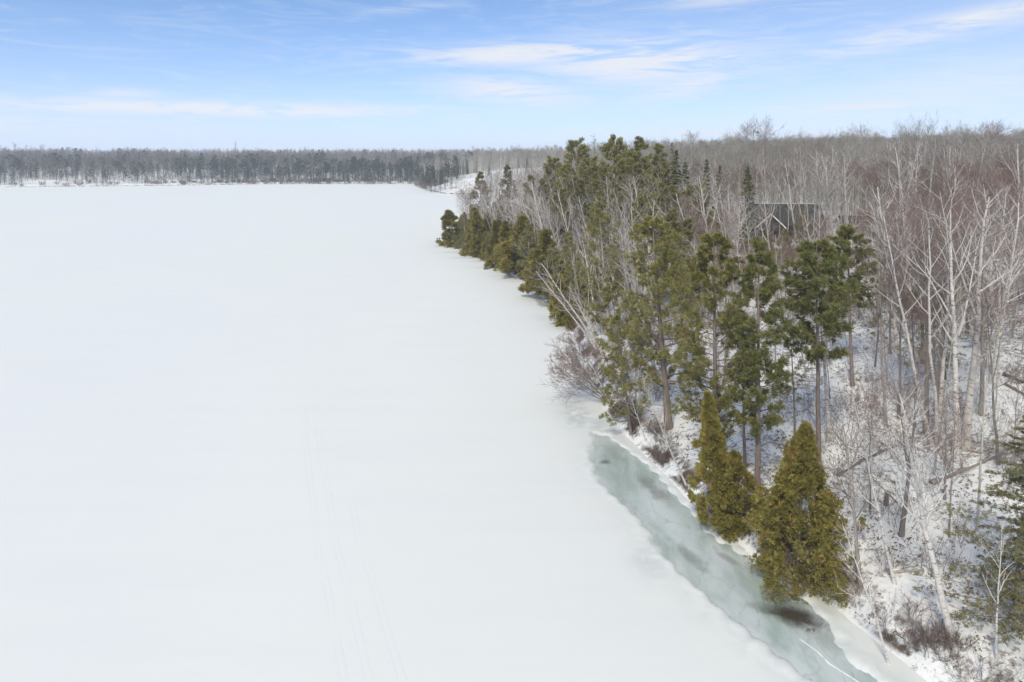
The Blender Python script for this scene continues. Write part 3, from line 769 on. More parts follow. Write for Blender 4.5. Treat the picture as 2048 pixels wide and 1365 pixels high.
col = N.mix(N.math('MULTIPLY', N.rng(N.noise(pos, 9.0, 3, 0.6), 0.66, 0.74), 0.5), col, (0.70, 0.73, 0.73))
N.principled(col, N.rng(n2, 0.3, 0.7, 0.12, 0.40), out, N.bump(n2, 0.08, 0.03), 0.45)
M['lake_ice'] = m
ib = Buf()
for x0, x1, y0, y1 in ((2.0, 28.0, 18.0, 66.0), (0.0, 12.0, 106.0, 130.0)):
    xs = np.linspace(x0, x1, 14); ys = np.linspace(y0, y1, 20)
    X, Y = np.meshgrid(xs, ys); i = np.arange(13)[None]; j = np.arange(19)[:, None] * 14
    ib.add(np.stack([X, Y, 0 * X], -1), quads=np.stack([j + i, j + i + 1, j + i + 15, j + i + 14], -1))
tag(obj('lake_ice', ib.mesh('lake_ice', [M['lake_ice']])), kind='structure')

# low snow ridges pushed up along cracks
m, nt, out = new_mat('ridge_snow'); N = NT(nt)
N.principled((0.80, 0.80, 0.77), 0.75, out, N.bump(N.noise(N.world_pos(), 3.0, 4), 0.3, 0.05), 0.2)
for pts, wd, zz in (([(14.88, 34.02), (15.39, 33.13), (15.62, 32.28), (16.21, 31.47), (16.76, 30.70)], 0.15, -0.010), ):
    pts = np.array(pts); t = np.linspace(0, 1, 60)
    cx = np.interp(t, np.linspace(0, 1, len(pts)), pts[:, 0]); cy = np.interp(t, np.linspace(0, 1, len(pts)), pts[:, 1])
    tx_, ty_ = np.gradient(cx), np.gradient(cy); L = np.hypot(tx_, ty_); nx_, ny_ = -ty_ / L, tx_ / L
    w = wd * (0.25 + np.abs(np.sin(t * 9) * .4 + np.sin(t * 23 + 1) * .35)) * np.sin(np.pi * np.clip(t * .98 + .01, 0, 1)) ** .5
    V = np.stack([np.stack([cx + nx_ * w * k, cy + ny_ * w * k, np.full(60, zz) + (0.05 if k == 0 else -0.05) + 0 * w], 1) for k in (-1, 0, 1)], 1)
    i = np.arange(59)[:, None] * 3; k = np.arange(2)[None]
    b = Buf(); b.add(V, quads=np.stack([i + k, i + k + 1, i + k + 4, i + k + 3], -1))
    tag(obj('snow_ridge', b.mesh('snow_ridge', [m])), kind='structure')

# ------------------------------------------------------------------ plant prototypes (metres)
PROTO = {}
def proto(kind, trees, bark, limb, leaf, crown_extra=None):
    out_ = []
    for tr, cr, H in trees:
        i = len(out_)
        out_.append(dict(H=H, trunk=tr.mesh(f'{kind}_trunk', [M[bark]]), crown=cr.mesh(f'{kind}_crown', [M[limb], M[leaf]], smooth_shade=False),
                         whole=None, bufs=(tr, cr), mats=(bark, limb, leaf)))
    PROTO[kind] = out_
def T(fn, H, *a, **k):
    tr, cr = fn(a[0], H, *a[1:], **k); return tr, cr, H
proto('red_pine', [
    T(pine, 19, 11, 0.36, f0=0.20, spread=0.18, limbs=80, sub=9, tufts=6, gaps=0.30, dead=12),
    T(pine, 19, 12, 0.27, f0=0.24, spread=0.145, limbs=78, sub=9, tufts=6, gaps=0.34, dead=16),
    T(pine, 19, 13, 0.24, f0=0.28, spread=0.10, limbs=80, sub=9, tufts=5, gaps=0.28, dead=12, shape=([0, .25, .6, .85, 1], [.75, 1.0, .95, .55, .12])),
    T(pine, 12, 14, 0.13, f0=0.30, spread=0.15, limbs=30, sub=5, tufts=3, gaps=0.5, dead=14),
    T(pine, 15, 15, 0.20, f0=0.52, spread=0.135, limbs=50, sub=9, tufts=6, gaps=0.28, dead=14, top_round=0.5),
    T(pine, 11, 16, 0.15, f0=0.10, spread=0.26, limbs=40, sub=7, tufts=4, gaps=0.22, dead=0),
    T(pine, 20, 17, 0.30, f0=0.22, spread=0.21, limbs=54, sub=7, tufts=3, tuft_len=0.55, tuft_k=12, width=.07, gaps=0.10, dead=6, top_round=0.4),
    T(pine, 19, 18, 0.26, f0=0.18, spread=0.165, limbs=50, sub=7, tufts=3, tuft_len=0.55, tuft_k=12, width=.07, gaps=0.12, dead=6, top_round=0.7),
], 'pine_bark', 'pine_bark', 'pine_needles')
for i in (2, 4): PROTO['red_pine'][i]['crown'].materials[1] = M['dark_pine_needles']
proto('white_pine', [
    T(pine, 18, 21, 0.26, f0=0.22, spread=0.20, limbs=50, sub=7, tufts=5, tuft_len=0.30, tuft_k=14, width=.03, gaps=0.28, dead=18, shape=([0, .2, .5, .8, 1], [.9, 1.0, .8, .45, .1])),
    T(pine, 12, 22, 0.18, f0=0.10, spread=0.24, limbs=44, sub=6, tufts=4, tuft_len=0.32, tuft_k=12, width=.035, gaps=0.25, dead=6, shape=([0, .2, .5, .8, 1], [.9, 1.0, .8, .45, .1])),
    T(pine, 19, 23, 0.25, f0=0.14, spread=0.18, limbs=54, sub=7, tufts=3, tuft_len=0.55, tuft_k=12, width=.065, gaps=0.12, dead=6, shape=([0, .2, .5, .8, 1], [.9, 1.0, .75, .42, .1])),
], 'dead_wood', 'dead_wood', 'soft_pine_needles')
proto('spruce_tree', [
    T(spruce, 17, 31, 0.2, base_w=0.19, f0=0.05, limbs=150, tufts=13, size=0.62, kk=5),
    T(spruce, 11, 32, 0.14, base_w=0.19, f0=0.15, limbs=80, tufts=12, size=0.36, kk=4, ragged=0.4),
    T(spruce, 16, 33, 0.16, base_w=0.13, f0=0.05, limbs=130, tufts=10, size=0.6, kk=5),
], 'dark_bark', 'dark_bark', 'spruce_needles')
proto('cedar_tree', [
    T(cedar, 11, 41, 0.2, w=0.155, sprays=10500, size=0.27, power=0.72, f0=0.06),
    T(cedar, 10.5, 42, 0.22, w=0.275, sprays=16000, size=0.27, power=0.74, f0=0.03),
    T(cedar, 6.5, 43, 0.14, w=0.28, sprays=6000, size=0.25, power=0.6, f0=0.05),
    T(cedar, 9, 44, 0.16, w=0.30, sprays=3600, size=0.55, power=0.8, f0=0.02, kk=5),
    T(cedar, 10, 45, 0.16, w=0.26, sprays=3600, size=0.55, power=0.9, f0=0.02, kk=5),
    T(cedar, 8, 46, 0.14, w=0.34, sprays=3400, size=0.52, power=0.95, f0=0.02, kk=5),
], 'dark_bark', 'dark_bark', 'cedar_sprays')
proto('fir_tree', [T(spruce, 11.5, 51, 0.16, base_w=0.34, f0=0.06, limbs=130, tufts=52, size=0.24, kk=8, droop=-0.15, ragged=0.5, power=0.6, flat=True, wf=0.075)],
      'dark_bark', 'dark_bark', 'fir_needles')
proto('birch_tree', [
    T(bare_tree, 14, 61, 0.22, bend=-0.35, lean=(0.03, 0), f0=0.42, limbs=26, limb_len=0.22, sub=6, twigs=4, fine=3, twig_r=.009, sides=9, rtop=.15),
    T(bare_tree, 17, 62, 0.30, f0=0.36, fork=3, limbs=16, limb_len=0.20, sub=5, twigs=4, fine=2, twig_r=.009, sides=9, rtop=.15),
    T(bare_tree, 16, 63, 0.23, f0=0.42, fork=2, limbs=16, limb_len=0.20, sub=5, twigs=3, fine=2, twig_r=.009, sides=8, rtop=.15),
    T(bare_tree, 16, 64, 0.20, stems=3, spread=0.15, f0=0.48, limbs=10, limb_len=0.18, sub=4, twigs=3, fine=2, twig_r=.009, rtop=.26),
    T(bare_tree, 15, 65, 0.20, stems=2, spread=0.11, f0=0.42, limbs=12, limb_len=0.20, sub=5, twigs=3, fine=2, twig_r=.009, rtop=.26),
    T(bare_tree, 10, 66, 0.10, f0=0.40, limbs=12, limb_len=0.20, sub=4, twigs=3, fine=2, twig_r=.008, rtop=.15),
    T(bare_tree, 16, 67, 0.21, f0=0.45, fork=2, limbs=12, limb_len=0.17, sub=4, twigs=3, fine=1, twig_r=.011, wig=.07, rtop=.26),
], 'birch_bark', 'birch_limb', 'birch_twig')
proto('aspen_tree', [
    T(bare_tree, 18, 70 + i, 0.19 + .01 * i, f0=0.50 + .03 * i, limbs=18, limb_len=0.13 + .012 * i, ang=(22, 48), up=0.7, sub=5, twigs=4, fine=2, twig_r=.012, fork=i % 3)
    for i in range(5)] + [
    T(bare_tree, 13, 76 + i, 0.075 + .012 * i, f0=0.5, limbs=13, limb_len=0.12, ang=(25, 55), up=0.5, sub=4, twigs=4, fine=2, twig_r=.008, fork=i % 2) for i in range(3)], 'aspen_bark', 'aspen_bark', 'aspen_twig')
proto('maple_tree', [
    T(bare_tree, 14, 80, 0.15, f0=0.38, limbs=18, limb_len=0.24, sub=6, twigs=5, fine=3, twig_r=.011, fork=2),
    T(bare_tree, 15, 81, 0.20, f0=0.42, limbs=18, limb_len=0.22, sub=6, twigs=5, fine=3, twig_r=.010, fork=1, sides=8),
    T(bare_tree, 14, 82, 0.11, f0=0.40, limbs=20, limb_len=0.17, sub=6, twigs=5, fine=3, twig_r=.010),
    T(bare_tree, 14, 83, 0.12, f0=0.42, limbs=18, limb_len=0.18, sub=6, twigs=5, fine=3, twig_r=.010, fork=1),
    T(bare_tree, 9, 84, 0.12, f0=0.35, limbs=18, limb_len=0.24, sub=6, twigs=5, fine=2, twig_r=.008, fork=1),
    T(bare_tree, 7, 85, 0.06, stems=6, spread=0.30, f0=0.22, limbs=14, limb_len=0.30, sub=6, twigs=6, fine=3, twig_r=.008),
    T(bare_tree, 20, 86, 0.26, f0=0.45, limbs=12, limb_len=0.24, sub=5, twigs=4, fine=2, twig_r=.022, fork=3, wig=0.1),
    T(bare_tree, 20, 87, 0.26, f0=0.36, limbs=34, limb_len=0.28, sub=8, twigs=6, fine=3, twig_r=.014, ang=(35, 65), up=0.4),
    T(bare_tree, 13, 88, 0.13, f0=0.38, limbs=16, limb_len=0.24, sub=6, twigs=5, fine=2, twig_r=.012, fork=1),
], 'maple_bark', 'maple_bark', 'maple_twig')
for i in (6, 7): PROTO['maple_tree'][i]['crown'].materials[1] = M['brush_twig']
tr_, cr_ = bare_tree(91, 22, 0.22, f0=0.5, limbs=16, limb_len=0.06, ang=(60, 95), up=0.1, sub=3, twigs=3, fine=0, twig_r=.03)
PROTO['snag'] = [dict(H=22, trunk=tr_.mesh('snag_trunk', [M['dark_bark']]), crown=cr_.mesh('snag_crown', [M['dark_bark'], M['dark_bark']]), bufs=(tr_, cr_), mats=('dark_bark',) * 3, whole=None)]
SHRUBS = []
for i in range(6):
    b = shrub(100 + i, (1.6, 2.2, 1.2, 2.8, 1.0, 2.0)[i], (16, 14, 20, 12, 18, 14)[i], (.6, .5, .8, .35, .9, .5)[i])
    SHRUBS.append((b.mesh('shrub', [M['maple_bark'], M['red_brush_twig' if i in (0, 2) else 'brush_twig']]), (1.6, 2.2, 1.2, 2.8, 1.0, 2.0)[i]))

TREE_CAT = {'red_pine': 'pine', 'white_pine': 'pine', 'spruce_tree': 'spruce', 'cedar_tree': 'cedar', 'fir_tree': 'fir', 'birch_tree': 'birch',
            'aspen_tree': 'aspen', 'maple_tree': 'bare tree', 'snag': 'dead tree'}
TREE_NAME = {'maple_tree': 'bare_tree', 'snag': 'dead_tree'}
def plant(kind, var, x, y, h, lean=0.0, rot=0.0, label=None, group=None, leany=0.0):
    p = PROTO[kind][var]; s = h / p['H']
    r = empty(TREE_NAME.get(kind, kind), (x, y, float(ground_z(x, y))))
    r.rotation_mode = 'ZYX'
    r.rotation_euler = (math.radians(leany), math.radians(lean), rot)
    w = 1.0
    if kind == 'cedar_tree' and var >= 3: w = 0.95 + 0.6 * ((math.sin(x * 12.9 + y * 7.7) * 437.5) % 1.0)
    r.scale = (s * w, s * w, s)
    obj('trunk', p['trunk'], r); obj('crown', p['crown'], r)
    return tag(r, label, TREE_CAT[kind], group)

HEROES = [
    ('red_pine', 0, 13.37, 57.16, 18.22, -5.3, 0.4, 'broad red pine with the thickest trunk, standing just back from the ice channel', None),
    ('red_pine', 1, 14.39, 46.5, 18.74, -1.7, 1.2, 'tall red pine whose trunk rises behind the slender twin-topped cedar', None),
    ('red_pine', 2, 16.33, 44.44, 17.78, -0.2, 2.0, 'narrow dark red pine with a long bare trunk between the two near cedars', None),
    ('red_pine', 3, 17.1, 48.97, 12.38, -2.4, 0.9, 'thin young pine with sparse lower boughs behind the narrow dark pine', None),
    ('red_pine', 4, 29.43, 58.04, 13.73, -3.5, 0.2, 'dark rounded pine with a bare reddish trunk in front of the cabin lawn', None),
    ('red_pine', 4, 21.01, 45.69, 16.33, -1.7, 2.6, 'yellow-green pine top just left of the dark rounded pine, on a long grey trunk', None),
    ('white_pine', 0, 11.78, 80.1, 17.76, -5.2, 0.0, 'soft grey-green white pine with a pale trunk, left of the broad red pine', None),
    ('white_pine', 1, 10.37, 99.31, 11.86, -11.0, 1.0, 'olive white pine beside the leaning birches at the little ice opening', None),
    ('red_pine', 5, 10.53, 59.19, 10.94, -7.4, 1.0, 'short bushy pine overhanging the upper end of the ice channel', None),
    ('red_pine', 5, 11.27, 66.97, 11.15, -8.1, 2.2, 'dense low pine crowded against the left side of the broad red pine', None),
    ('red_pine', 3, 32.54, 60.29, 7.88, 2.3, 2.4, 'slim half-bare pine right of the dark rounded pine', None),
    ('red_pine', 3, 32.61, 54.14, 8.78, -4.4, 0.4, 'spindly dark pine among the pale trunks on the right slope', None),
    ('spruce_tree', 1, 36.15, 56.09, 8.39, -3.3, 0.4, 'dark ragged spruce behind the big forked birches on the right', None),
    ('spruce_tree', 1, 42.52, 60.86, 8.21, -4.3, 1.4, 'grey-green spruce near the right edge behind leaning birches', None),
    ('red_pine', 3, 21.97, 51.93, 9.03, -3.7, 1.8, 'small ragged pine behind the top of the near dense cedar', None),
    ('cedar_tree', 0, 13.75, 43.65, 9.64, -5.8, 0.3, 'slender olive cedar with a pointed top leaning over the ice channel', None),
    ('cedar_tree', 2, 14.99, 42.98, 5.26, -7.7, 2.0, 'lower ragged cedar pressed against the right side of the slender cedar', None),
    ('cedar_tree', 1, 16.52, 38.45, 9.18, 2.3, 0.0, 'dense broad cedar at the water edge, largest of the cedars', None),
    ('fir_tree', 0, 24.94, 31.65, 10.68, -1.0, 0.0, 'flat-boughed fir cut off by the right edge of the picture', None),
    ('cedar_tree', 3, -15.37, 186.35, 9.87, -12.6, 0.0, 'rounded olive cedar at the very tip of the wooded point', None),
    ('white_pine', 1, -12.42, 175.63, 10.13, 0.9, 1.3, 'olive pine second from the tip of the wooded point', None),
    ('cedar_tree', 5, -10.32, 168.63, 5.87, -3.5, 2.6, 'small golden cedar standing out on the ice edge near the point', None),
    ('cedar_tree', 3, -7.06, 165.27, 10.17, -10.2, 3.9, 'dark olive cedar behind the small golden cedar', None),
    ('white_pine', 1, -4.26, 156.14, 8.77, 2.3, 5.2, 'bushy olive pine right of the small golden pine', None),
    ('cedar_tree', 5, -2.34, 151.22, 9.59, -8.6, 6.5, 'tall pointed cedar midway along the row at the ice edge', None),
    ('cedar_tree', 3, 0.21, 142.53, 6.54, -10.2, 7.8, 'short golden cedar low at the ice edge in the middle of the row', None),
    ('cedar_tree', 4, 1.83, 137.43, 11.8, 1.4, 9.1, 'tall dull-green cedar under the leaning birches', None),
    ('white_pine', 1, 3.68, 131.13, 10.8, -3.7, 10.4, 'pointed pine behind the fallen shore birch', None),
    ('cedar_tree', 3, 4.96, 124.4, 6.74, -10.3, 11.7, 'golden cedar overhanging the dark shadow on the ice', None),
    ('cedar_tree', 4, 6.4, 116.99, 11.39, -3.2, 13.0, 'large dark cedar where the shore row meets the pines', None),
    ('white_pine', 1, 7.33, 111.39, 9.07, -6.4, 14.3, 'soft olive pine next to the little ice opening', None),
    ('cedar_tree', 3, 8.33, 99.47, 6.61, -15.7, 15.6, 'low cedar bough mass just below the little ice opening', None),
    ('cedar_tree', 4, -9.4, 172.47, 10.56, 0.2, 16.9, 'dark back-row cedar near the tip of the point', None),
    ('cedar_tree', 5, -0.66, 148.97, 8.85, -5.7, 18.2, 'back-row cedar behind the short golden cedar', None),
    ('cedar_tree', 5, -13.82, 180.34, 4.01, 2.1, 0.0, 'lowest rounded cedar between the first two at the tip of the point', None),
    ('cedar_tree', 3, -8.29, 165.32, 4.55, -6.0, 2.1, 'low cedar in the gap right of the small golden cedar', None),
    ('cedar_tree', 4, -5.78, 160.02, 5.91, 3.5, 4.2, 'narrow low cedar between the bushy and the pointed cedars', None),
    ('cedar_tree', 5, -1.09, 147.22, 4.79, -5.2, 6.3, 'knee-high cedar leaning out beside the short golden cedar', None),
    ('cedar_tree', 3, 2.59, 134.92, 5.27, -2.2, 8.4, 'broad low cedar in front of the tall dull-green one', None),
    ('cedar_tree', 4, 5.69, 120.19, 4.88, -8.5, 10.5, 'low golden cedar bough touching the ice above the little opening', None),
    ('cedar_tree', 5, 7.71, 108.48, 4.24, -8.9, 12.6, 'squat cedar at the corner of the little ice opening', None),
    ('cedar_tree', 3, 8.92, 95.56, 3.77, -11.1, 14.7, 'squat dark cedar below the corner of the little ice opening', None),
    ('red_pine', 6, 16.73, 174.8, 21.83, 0, 0.3, 'round-topped pine breaking the skyline left of the dead-topped snag', None),
    ('red_pine', 6, 11.05, 184.2, 18.07, 0, 2.3, 'flat-topped pine at the left end of the skyline pines', None),
    ('red_pine', 6, 24.1, 161.7, 22.27, 0, 4.0, 'widest skyline pine, right of the dead-topped snag', None),
    ('red_pine', 7, 29.17, 156.0, 22.18, 0, 1.0, 'narrow skyline pine with a small dark tuft on top', None),
    ('white_pine', 2, 30.81, 142.9, 20.6, 0, 1.0, 'tiered white pine below the skyline, left of the spruces', None),
    ('spruce_tree', 0, 33.81, 141.0, 19.12, 0, 1, 'tall green spruce right of the tiered white pine', None),
    ('spruce_tree', 2, 33.64, 132.5, 17.2, 0, 2, 'slim spruce tucked right of the tall green spruce', None),
    ('spruce_tree', 2, 36.47, 127.8, 17.3, 0, 3, 'dark narrow spruce, third of the spruces from the left', None),
    ('spruce_tree', 2, 40.44, 132.5, 15.83, 0, 4, 'small dark narrow spruce, fourth of the spruces', None),
    ('spruce_tree', 0, 42.53, 123.1, 15.76, 0, 5, 'dark pointed spruce in front of the cabin, rightmost of the spruces', None),
    ('spruce_tree', 2, 43.07, 184.2, 19.52, 0, 5, 'thin distant spruce spire touching the sky', None),
    ('red_pine', 7, -9.63, 208.7, 16.55, 0, 2, 'rugged pine alone at the point, left of the conical one', None),
    ('white_pine', 2, -1.4, 212.4, 17.37, 0, 3, 'conical pine rising above the birches at the point', None),
    ('snag', 0, 19.91, 167.3, 23.59, 0, 3, 'dead-topped snag poking above the skyline pines', None),
    ('maple_tree', 6, 66.8, 192.7, 22.32, 2, 3, 'crooked bare crown standing highest on the skyline', None),
    ('maple_tree', 7, 83.27, 120.3, 18.27, 3, 3, 'large dark bare elm with a fan-shaped crown at upper right', None),
    ('aspen_tree', 1, 46.22, 173.9, 21.77, 0, 1, 'thin pale aspen standing above the spruces', None),
    ('snag', 0, -21.64, 441.8, 21.41, 0, 1, 'lone dead spire above the far headland', None),
    ('red_pine', 7, 4.86, 184.2, 14.4, 0, 0.0, 'green pine in the mixed wood between point and spruces, 1st from the left', 'pines in the mixed wood behind the shore cedars'),
    ('white_pine', 2, 7.48, 167.3, 14.44, 0, 1.1, 'green pine in the mixed wood between point and spruces, 2nd from the left', 'pines in the mixed wood behind the shore cedars'),
    ('red_pine', 6, 10.59, 150.4, 13.83, 0, 2.2, 'green pine in the mixed wood between point and spruces, 3rd from the left', 'pines in the mixed wood behind the shore cedars'),
    ('red_pine', 7, 12.98, 159.8, 17.94, 0, 3.3, 'green pine in the mixed wood between point and spruces, 4th from the left', 'pines in the mixed wood behind the shore cedars'),
    ('white_pine', 2, 14.05, 141.0, 15.39, 0, 4.4, 'green pine in the mixed wood between point and spruces, 5th from the left', 'pines in the mixed wood behind the shore cedars'),
    ('red_pine', 6, 17.7, 155.1, 18.97, 0, 5.5, 'green pine in the mixed wood between point and spruces, 6th from the left', 'pines in the mixed wood behind the shore cedars'),
    ('red_pine', 7, 18.68, 141.0, 17.66, 0, 6.6, 'green pine in the mixed wood between point and spruces, 7th from the left', 'pines in the mixed wood behind the shore cedars'),
    ('white_pine', 2, 18.92, 124.1, 16.24, 0, 7.7, 'green pine in the mixed wood between point and spruces, 8th from the left', 'pines in the mixed wood behind the shore cedars'),
    ('red_pine', 6, 23.31, 141.0, 19.07, 0, 8.8, 'green pine in the mixed wood between point and spruces, 9th from the left', 'pines in the mixed wood behind the shore cedars'),
    ('red_pine', 7, 30.26, 173.9, 18.11, 0, 9.9, 'green pine in the mixed wood between point and spruces, 10th from the left', 'pines in the mixed wood behind the shore cedars'),
    ('white_pine', 2, 23.83, 129.7, 17.68, 0, 11.0, 'green pine in the mixed wood between point and spruces, 11th from the left', 'pines in the mixed wood behind the shore cedars'),
    ('red_pine', 6, 20.55, 105.3, 14.45, 0, 12.1, 'green pine in the mixed wood between point and spruces, 12th from the left', 'pines in the mixed wood behind the shore cedars'),
    ('red_pine', 7, 24.32, 120.3, 16.57, 0, 13.2, 'green pine in the mixed wood between point and spruces, 13th from the left', 'pines in the mixed wood behind the shore cedars'),
    ('white_pine', 2, 19.7, 92.1, 12.63, 0, 14.3, 'green pine in the mixed wood between point and spruces, 14th from the left', 'pines in the mixed wood behind the shore cedars'),
    ('red_pine', 6, 25.29, 110.9, 15.36, 0, 15.4, 'green pine in the mixed wood between point and spruces, 15th from the left', 'pines in the mixed wood behind the shore cedars'),
    ('red_pine', 7, 22.16, 94.0, 13.39, 0, 16.5, 'green pine in the mixed wood between point and spruces, 16th from the left', 'pines in the mixed wood behind the shore cedars'),
    ('white_pine', 2, 22.32, 86.5, 12.67, 0, 17.6, 'green pine in the mixed wood between point and spruces, 17th from the left', 'pines in the mixed wood behind the shore cedars'),
    ('red_pine', 6, 29.17, 108.1, 14.88, 0, 18.7, 'green pine in the mixed wood between point and spruces, 18th from the left', 'pines in the mixed wood behind the shore cedars'),
    ('birch_tree', 0, 21.42, 32.01, 12.23, -12.4, 0.0, 'lone white birch with a stout base curving left in the right foreground', None),
    ('birch_tree', 1, 31.98, 47.19, 17.63, 4.2, 0.5, 'tall forked birch with the thickest pale trunk, leaning right', None),
    ('birch_tree', 2, 30.73, 46.27, 17.1, -3.4, 1.5, 'straight spotted birch just left of the thickest forked birch', None),
    ('birch_tree', 3, 30.19, 47.58, 16.58, -5.1, 2.2, 'grey leaning birch crossing in front of the dark spruce', None),
    ('maple_tree', 1, 30.59, 49.49, 14.74, -1.1, 2.2, 'grey-barked bare tree left of the forked birches', None),
    ('maple_tree', 2, 29.95, 51.9, 15.81, -1.3, 0.2, 'dark slim bare tree with a straight trunk on the right slope', None),
    ('maple_tree', 3, 28.58, 51.08, 14.73, -2.1, 1.2, 'bare brown trunk left of the dark slim tree', None),
    ('birch_tree', 1, 38.82, 54.21, 14.67, 4.7, 3.5, 'birch leaning right near the right edge above the fallen logs', None),
    ('maple_tree', 1, 35.31, 50.45, 13.62, -2.8, 4.0, 'upright grey trunk with moss at its foot near the right edge', None),
    ('maple_tree', 4, 19.22, 36.41, 10.02, -9.9, 1.0, 'brown leaning trunk right of the dense cedar', None),
    ('birch_tree', 5, 20.81, 35.93, 10.51, -14.9, 0.6, 'pale leaning birch behind the lone curving birch', None),
    ('birch_tree', 5, 18.6, 32.24, 7.63, -17.7, 2.6, 'white birch rooted on the brushy bank and leaning over it', None),
    ('birch_tree', 5, 22.55, 30.61, 6.41, -1.3, 0.0, 'short slim birch trunk in front of the fir', None),
    ('birch_tree', 2, 23.7, 50.14, 12.46, -5.1, 2.0, 'white birch with a wide forked crown in front of the yellow-green pine', None),
    ('birch_tree', 5, 22.85, 48.93, 11.22, -14.4, 1.0, 'slim birch leaning left beside the wide-crowned birch', None),
    ('birch_tree', 5, 12.9, 49.39, 8.48, -24.3, 0.4, 'thin white birch slanting left from the bank behind the slender cedar', None),
    ('birch_tree', 5, 11.42, 57.0, 5.0, -19.9, 1.4, 'small crooked birch below the broad red pine', None),
    ('birch_tree', 4, 10.57, 79.48, 12.79, -38.7, 1.2, 'white birch leaning farthest out over the lake ice', None),
    ('birch_tree', 4, 10.57, 83.29, 7.93, -25.6, 2.2, 'leaning white birch between the two outermost shore birches', None),
    ('birch_tree', 2, 11.43, 87.6, 12.47, -10.8, 0.2, 'tall many-stemmed white birch left of the white pine', None),
    ('birch_tree', 5, 9.57, 64.81, 5.47, -23.2, 2.0, 'short leaning birch at the upper end of the ice channel', None),
    ('birch_tree', 5, 10.87, 76.58, 8.44, -26.3, 3.0, 'slim birch rising left from under the low pines', None),
    ('maple_tree', 5, 9.55, 67.11, 7.58, -43.0, 0.0, 'wide bare bush spreading out over the lake ice', None),
    ('maple_tree', 2, 22.55, 41.89, 7.67, -2.7, 0.0, 'straight thin dark sapling behind the fallen branch', None),
    ('maple_tree', 3, 32.32, 44.29, 12.39, -3.3, 0.6, 'slim bare trunk at the head of the fallen log', None),
    ('maple_tree', 3, 30.67, 48.49, 11.65, -0.1, 2.6, 'twin bare trunk beside the spotted birch', None),
    ('maple_tree', 4, 27.08, 41.73, 6.34, -1.3, 2.6, 'short sapling below the spotted birch', None),
    ('maple_tree', 2, 25.34, 38.4, 8.1, 0.5, 1.6, 'straight sapling on the open snowy slope', None),
    ('birch_tree', 1, 28.16, 96.19, 15.28, -16.4, 0.0, 'fan-shaped birch clump left of the tall red pine tops', None),
    ('birch_tree', 2, 30.06, 99.72, 16.66, -9.5, 0.9, 'tall white birch behind the fan-shaped clump', None),
    ('birch_tree', 3, 33.48, 101.66, 14.24, -7.6, 1.8, 'white birch with outstretched left limbs near the spruces', None),
    ('birch_tree', 4, 37.08, 105.08, 12.28, -9.7, 2.7, 'slim birch just left of the cabin', None),
    ('birch_tree', 1, 40.41, 105.11, 12.22, -10.2, 3.6, 'birch crossing in front of the cabin gable', None),
    ('birch_tree', 2, 47.72, 112.78, 16.31, -9.4, 4.5, 'stout white birch in front of the cabin wall', None),
    ('birch_tree', 3, 50.2, 114.3, 15.47, -5.6, 5.4, 'straight birch right of the stout one before the cabin', None),
    ('birch_tree', 4, 51.43, 112.2, 17.19, -3.0, 6.3, 'tallest of the four white trunks right of the cabin', None),
    ('birch_tree', 1, 51.81, 109.99, 15.75, -4.6, 7.2, 'second of the four white trunks right of the cabin', None),
    ('birch_tree', 2, 53.48, 111.32, 14.36, -4.0, 8.1, 'third of the four white trunks right of the cabin', None),
    ('birch_tree', 3, 54.89, 110.52, 16.45, -8.8, 9.0, 'leaning rightmost of the four white trunks', None),
    ('birch_tree', 4, 55.22, 112.53, 12.42, -0.7, 9.9, 'small birch with level twigs above the rounded pine', None),
    ('birch_tree', 1, 25.59, 95.06, 12.38, -14.8, 10.8, 'birch rising between the broad pine and its neighbour', None),
    ('birch_tree', 2, 22.94, 112.57, 17.51, -9.3, 11.7, 'forked white birch below the narrow skyline pine', None),
    ('birch_tree', 3, 22.15, 119.58, 15.61, -11.9, 12.6, 'leaning birch left of the forked one', None),
    ('birch_tree', 4, 19.33, 130.42, 16.4, -4.8, 13.5, 'twin-stemmed white birch in the middle wood', None),
    ('birch_tree', 1, 10.08, 128.81, 15.06, -18.5, 14.4, 'white birch clump leaning toward the lake above the cedars', None),
    ('birch_tree', 2, 7.49, 133.5, 17.64, -12.3, 15.3, 'tall leaning birch above the golden cedars', None),
    ('birch_tree', 3, 16.39, 157.88, 15.73, -16.1, 16.2, 'slanting birch behind the leaning clump', None),
    ('birch_tree', 6, -1.86, 180.32, 11.77, -29.6, 0.0, 'leftmost slanting birch above the pointed cedars', None),
    ('birch_tree', 3, 1.01, 171.71, 13.03, -22.8, 1.7, 'second slanting birch from the point, above the cedar row', None),
    ('birch_tree', 4, 4.17, 157.17, 12.84, -25.6, 3.4, 'long slanting birch reaching over the short golden cedar', None),
    ('birch_tree', 6, 6.83, 151.97, 13.32, -22.3, 5.1, 'pale birch slanting left above the dull-green cedar', None),
    ('birch_tree', 6, 9.18, 153.8, 14.96, -17.3, 6.8, 'tall pale birch slanting left behind the leaning clump', None),
    ('birch_tree', 3, 10.44, 144.57, 11.04, -27.1, 8.5, 'low slanting birch right of the leaning clump', None),
    ('birch_tree', 4, 5.65, 131.97, 8.01, -34.0, 10.2, 'crooked birch leaning out through the golden cedars', None),
    ('birch_tree', 6, 12.55, 135.07, 14.86, -13.4, 11.9, 'birch with a long bare stem above the large dark cedar', None),
    ('birch_tree', 6, 15.85, 129.48, 13.5, -12.6, 13.6, 'pale birch between the white pine and the leaning clump', None),
    ('birch_tree', 3, 19.75, 121.07, 13.69, -11.3, 15.3, 'slim white stem left of the broad red pine top', None),
    ('birch_tree', 4, 25.38, 110.49, 12.76, -6.9, 17.0, 'white stem showing between the two red pine tops', None),
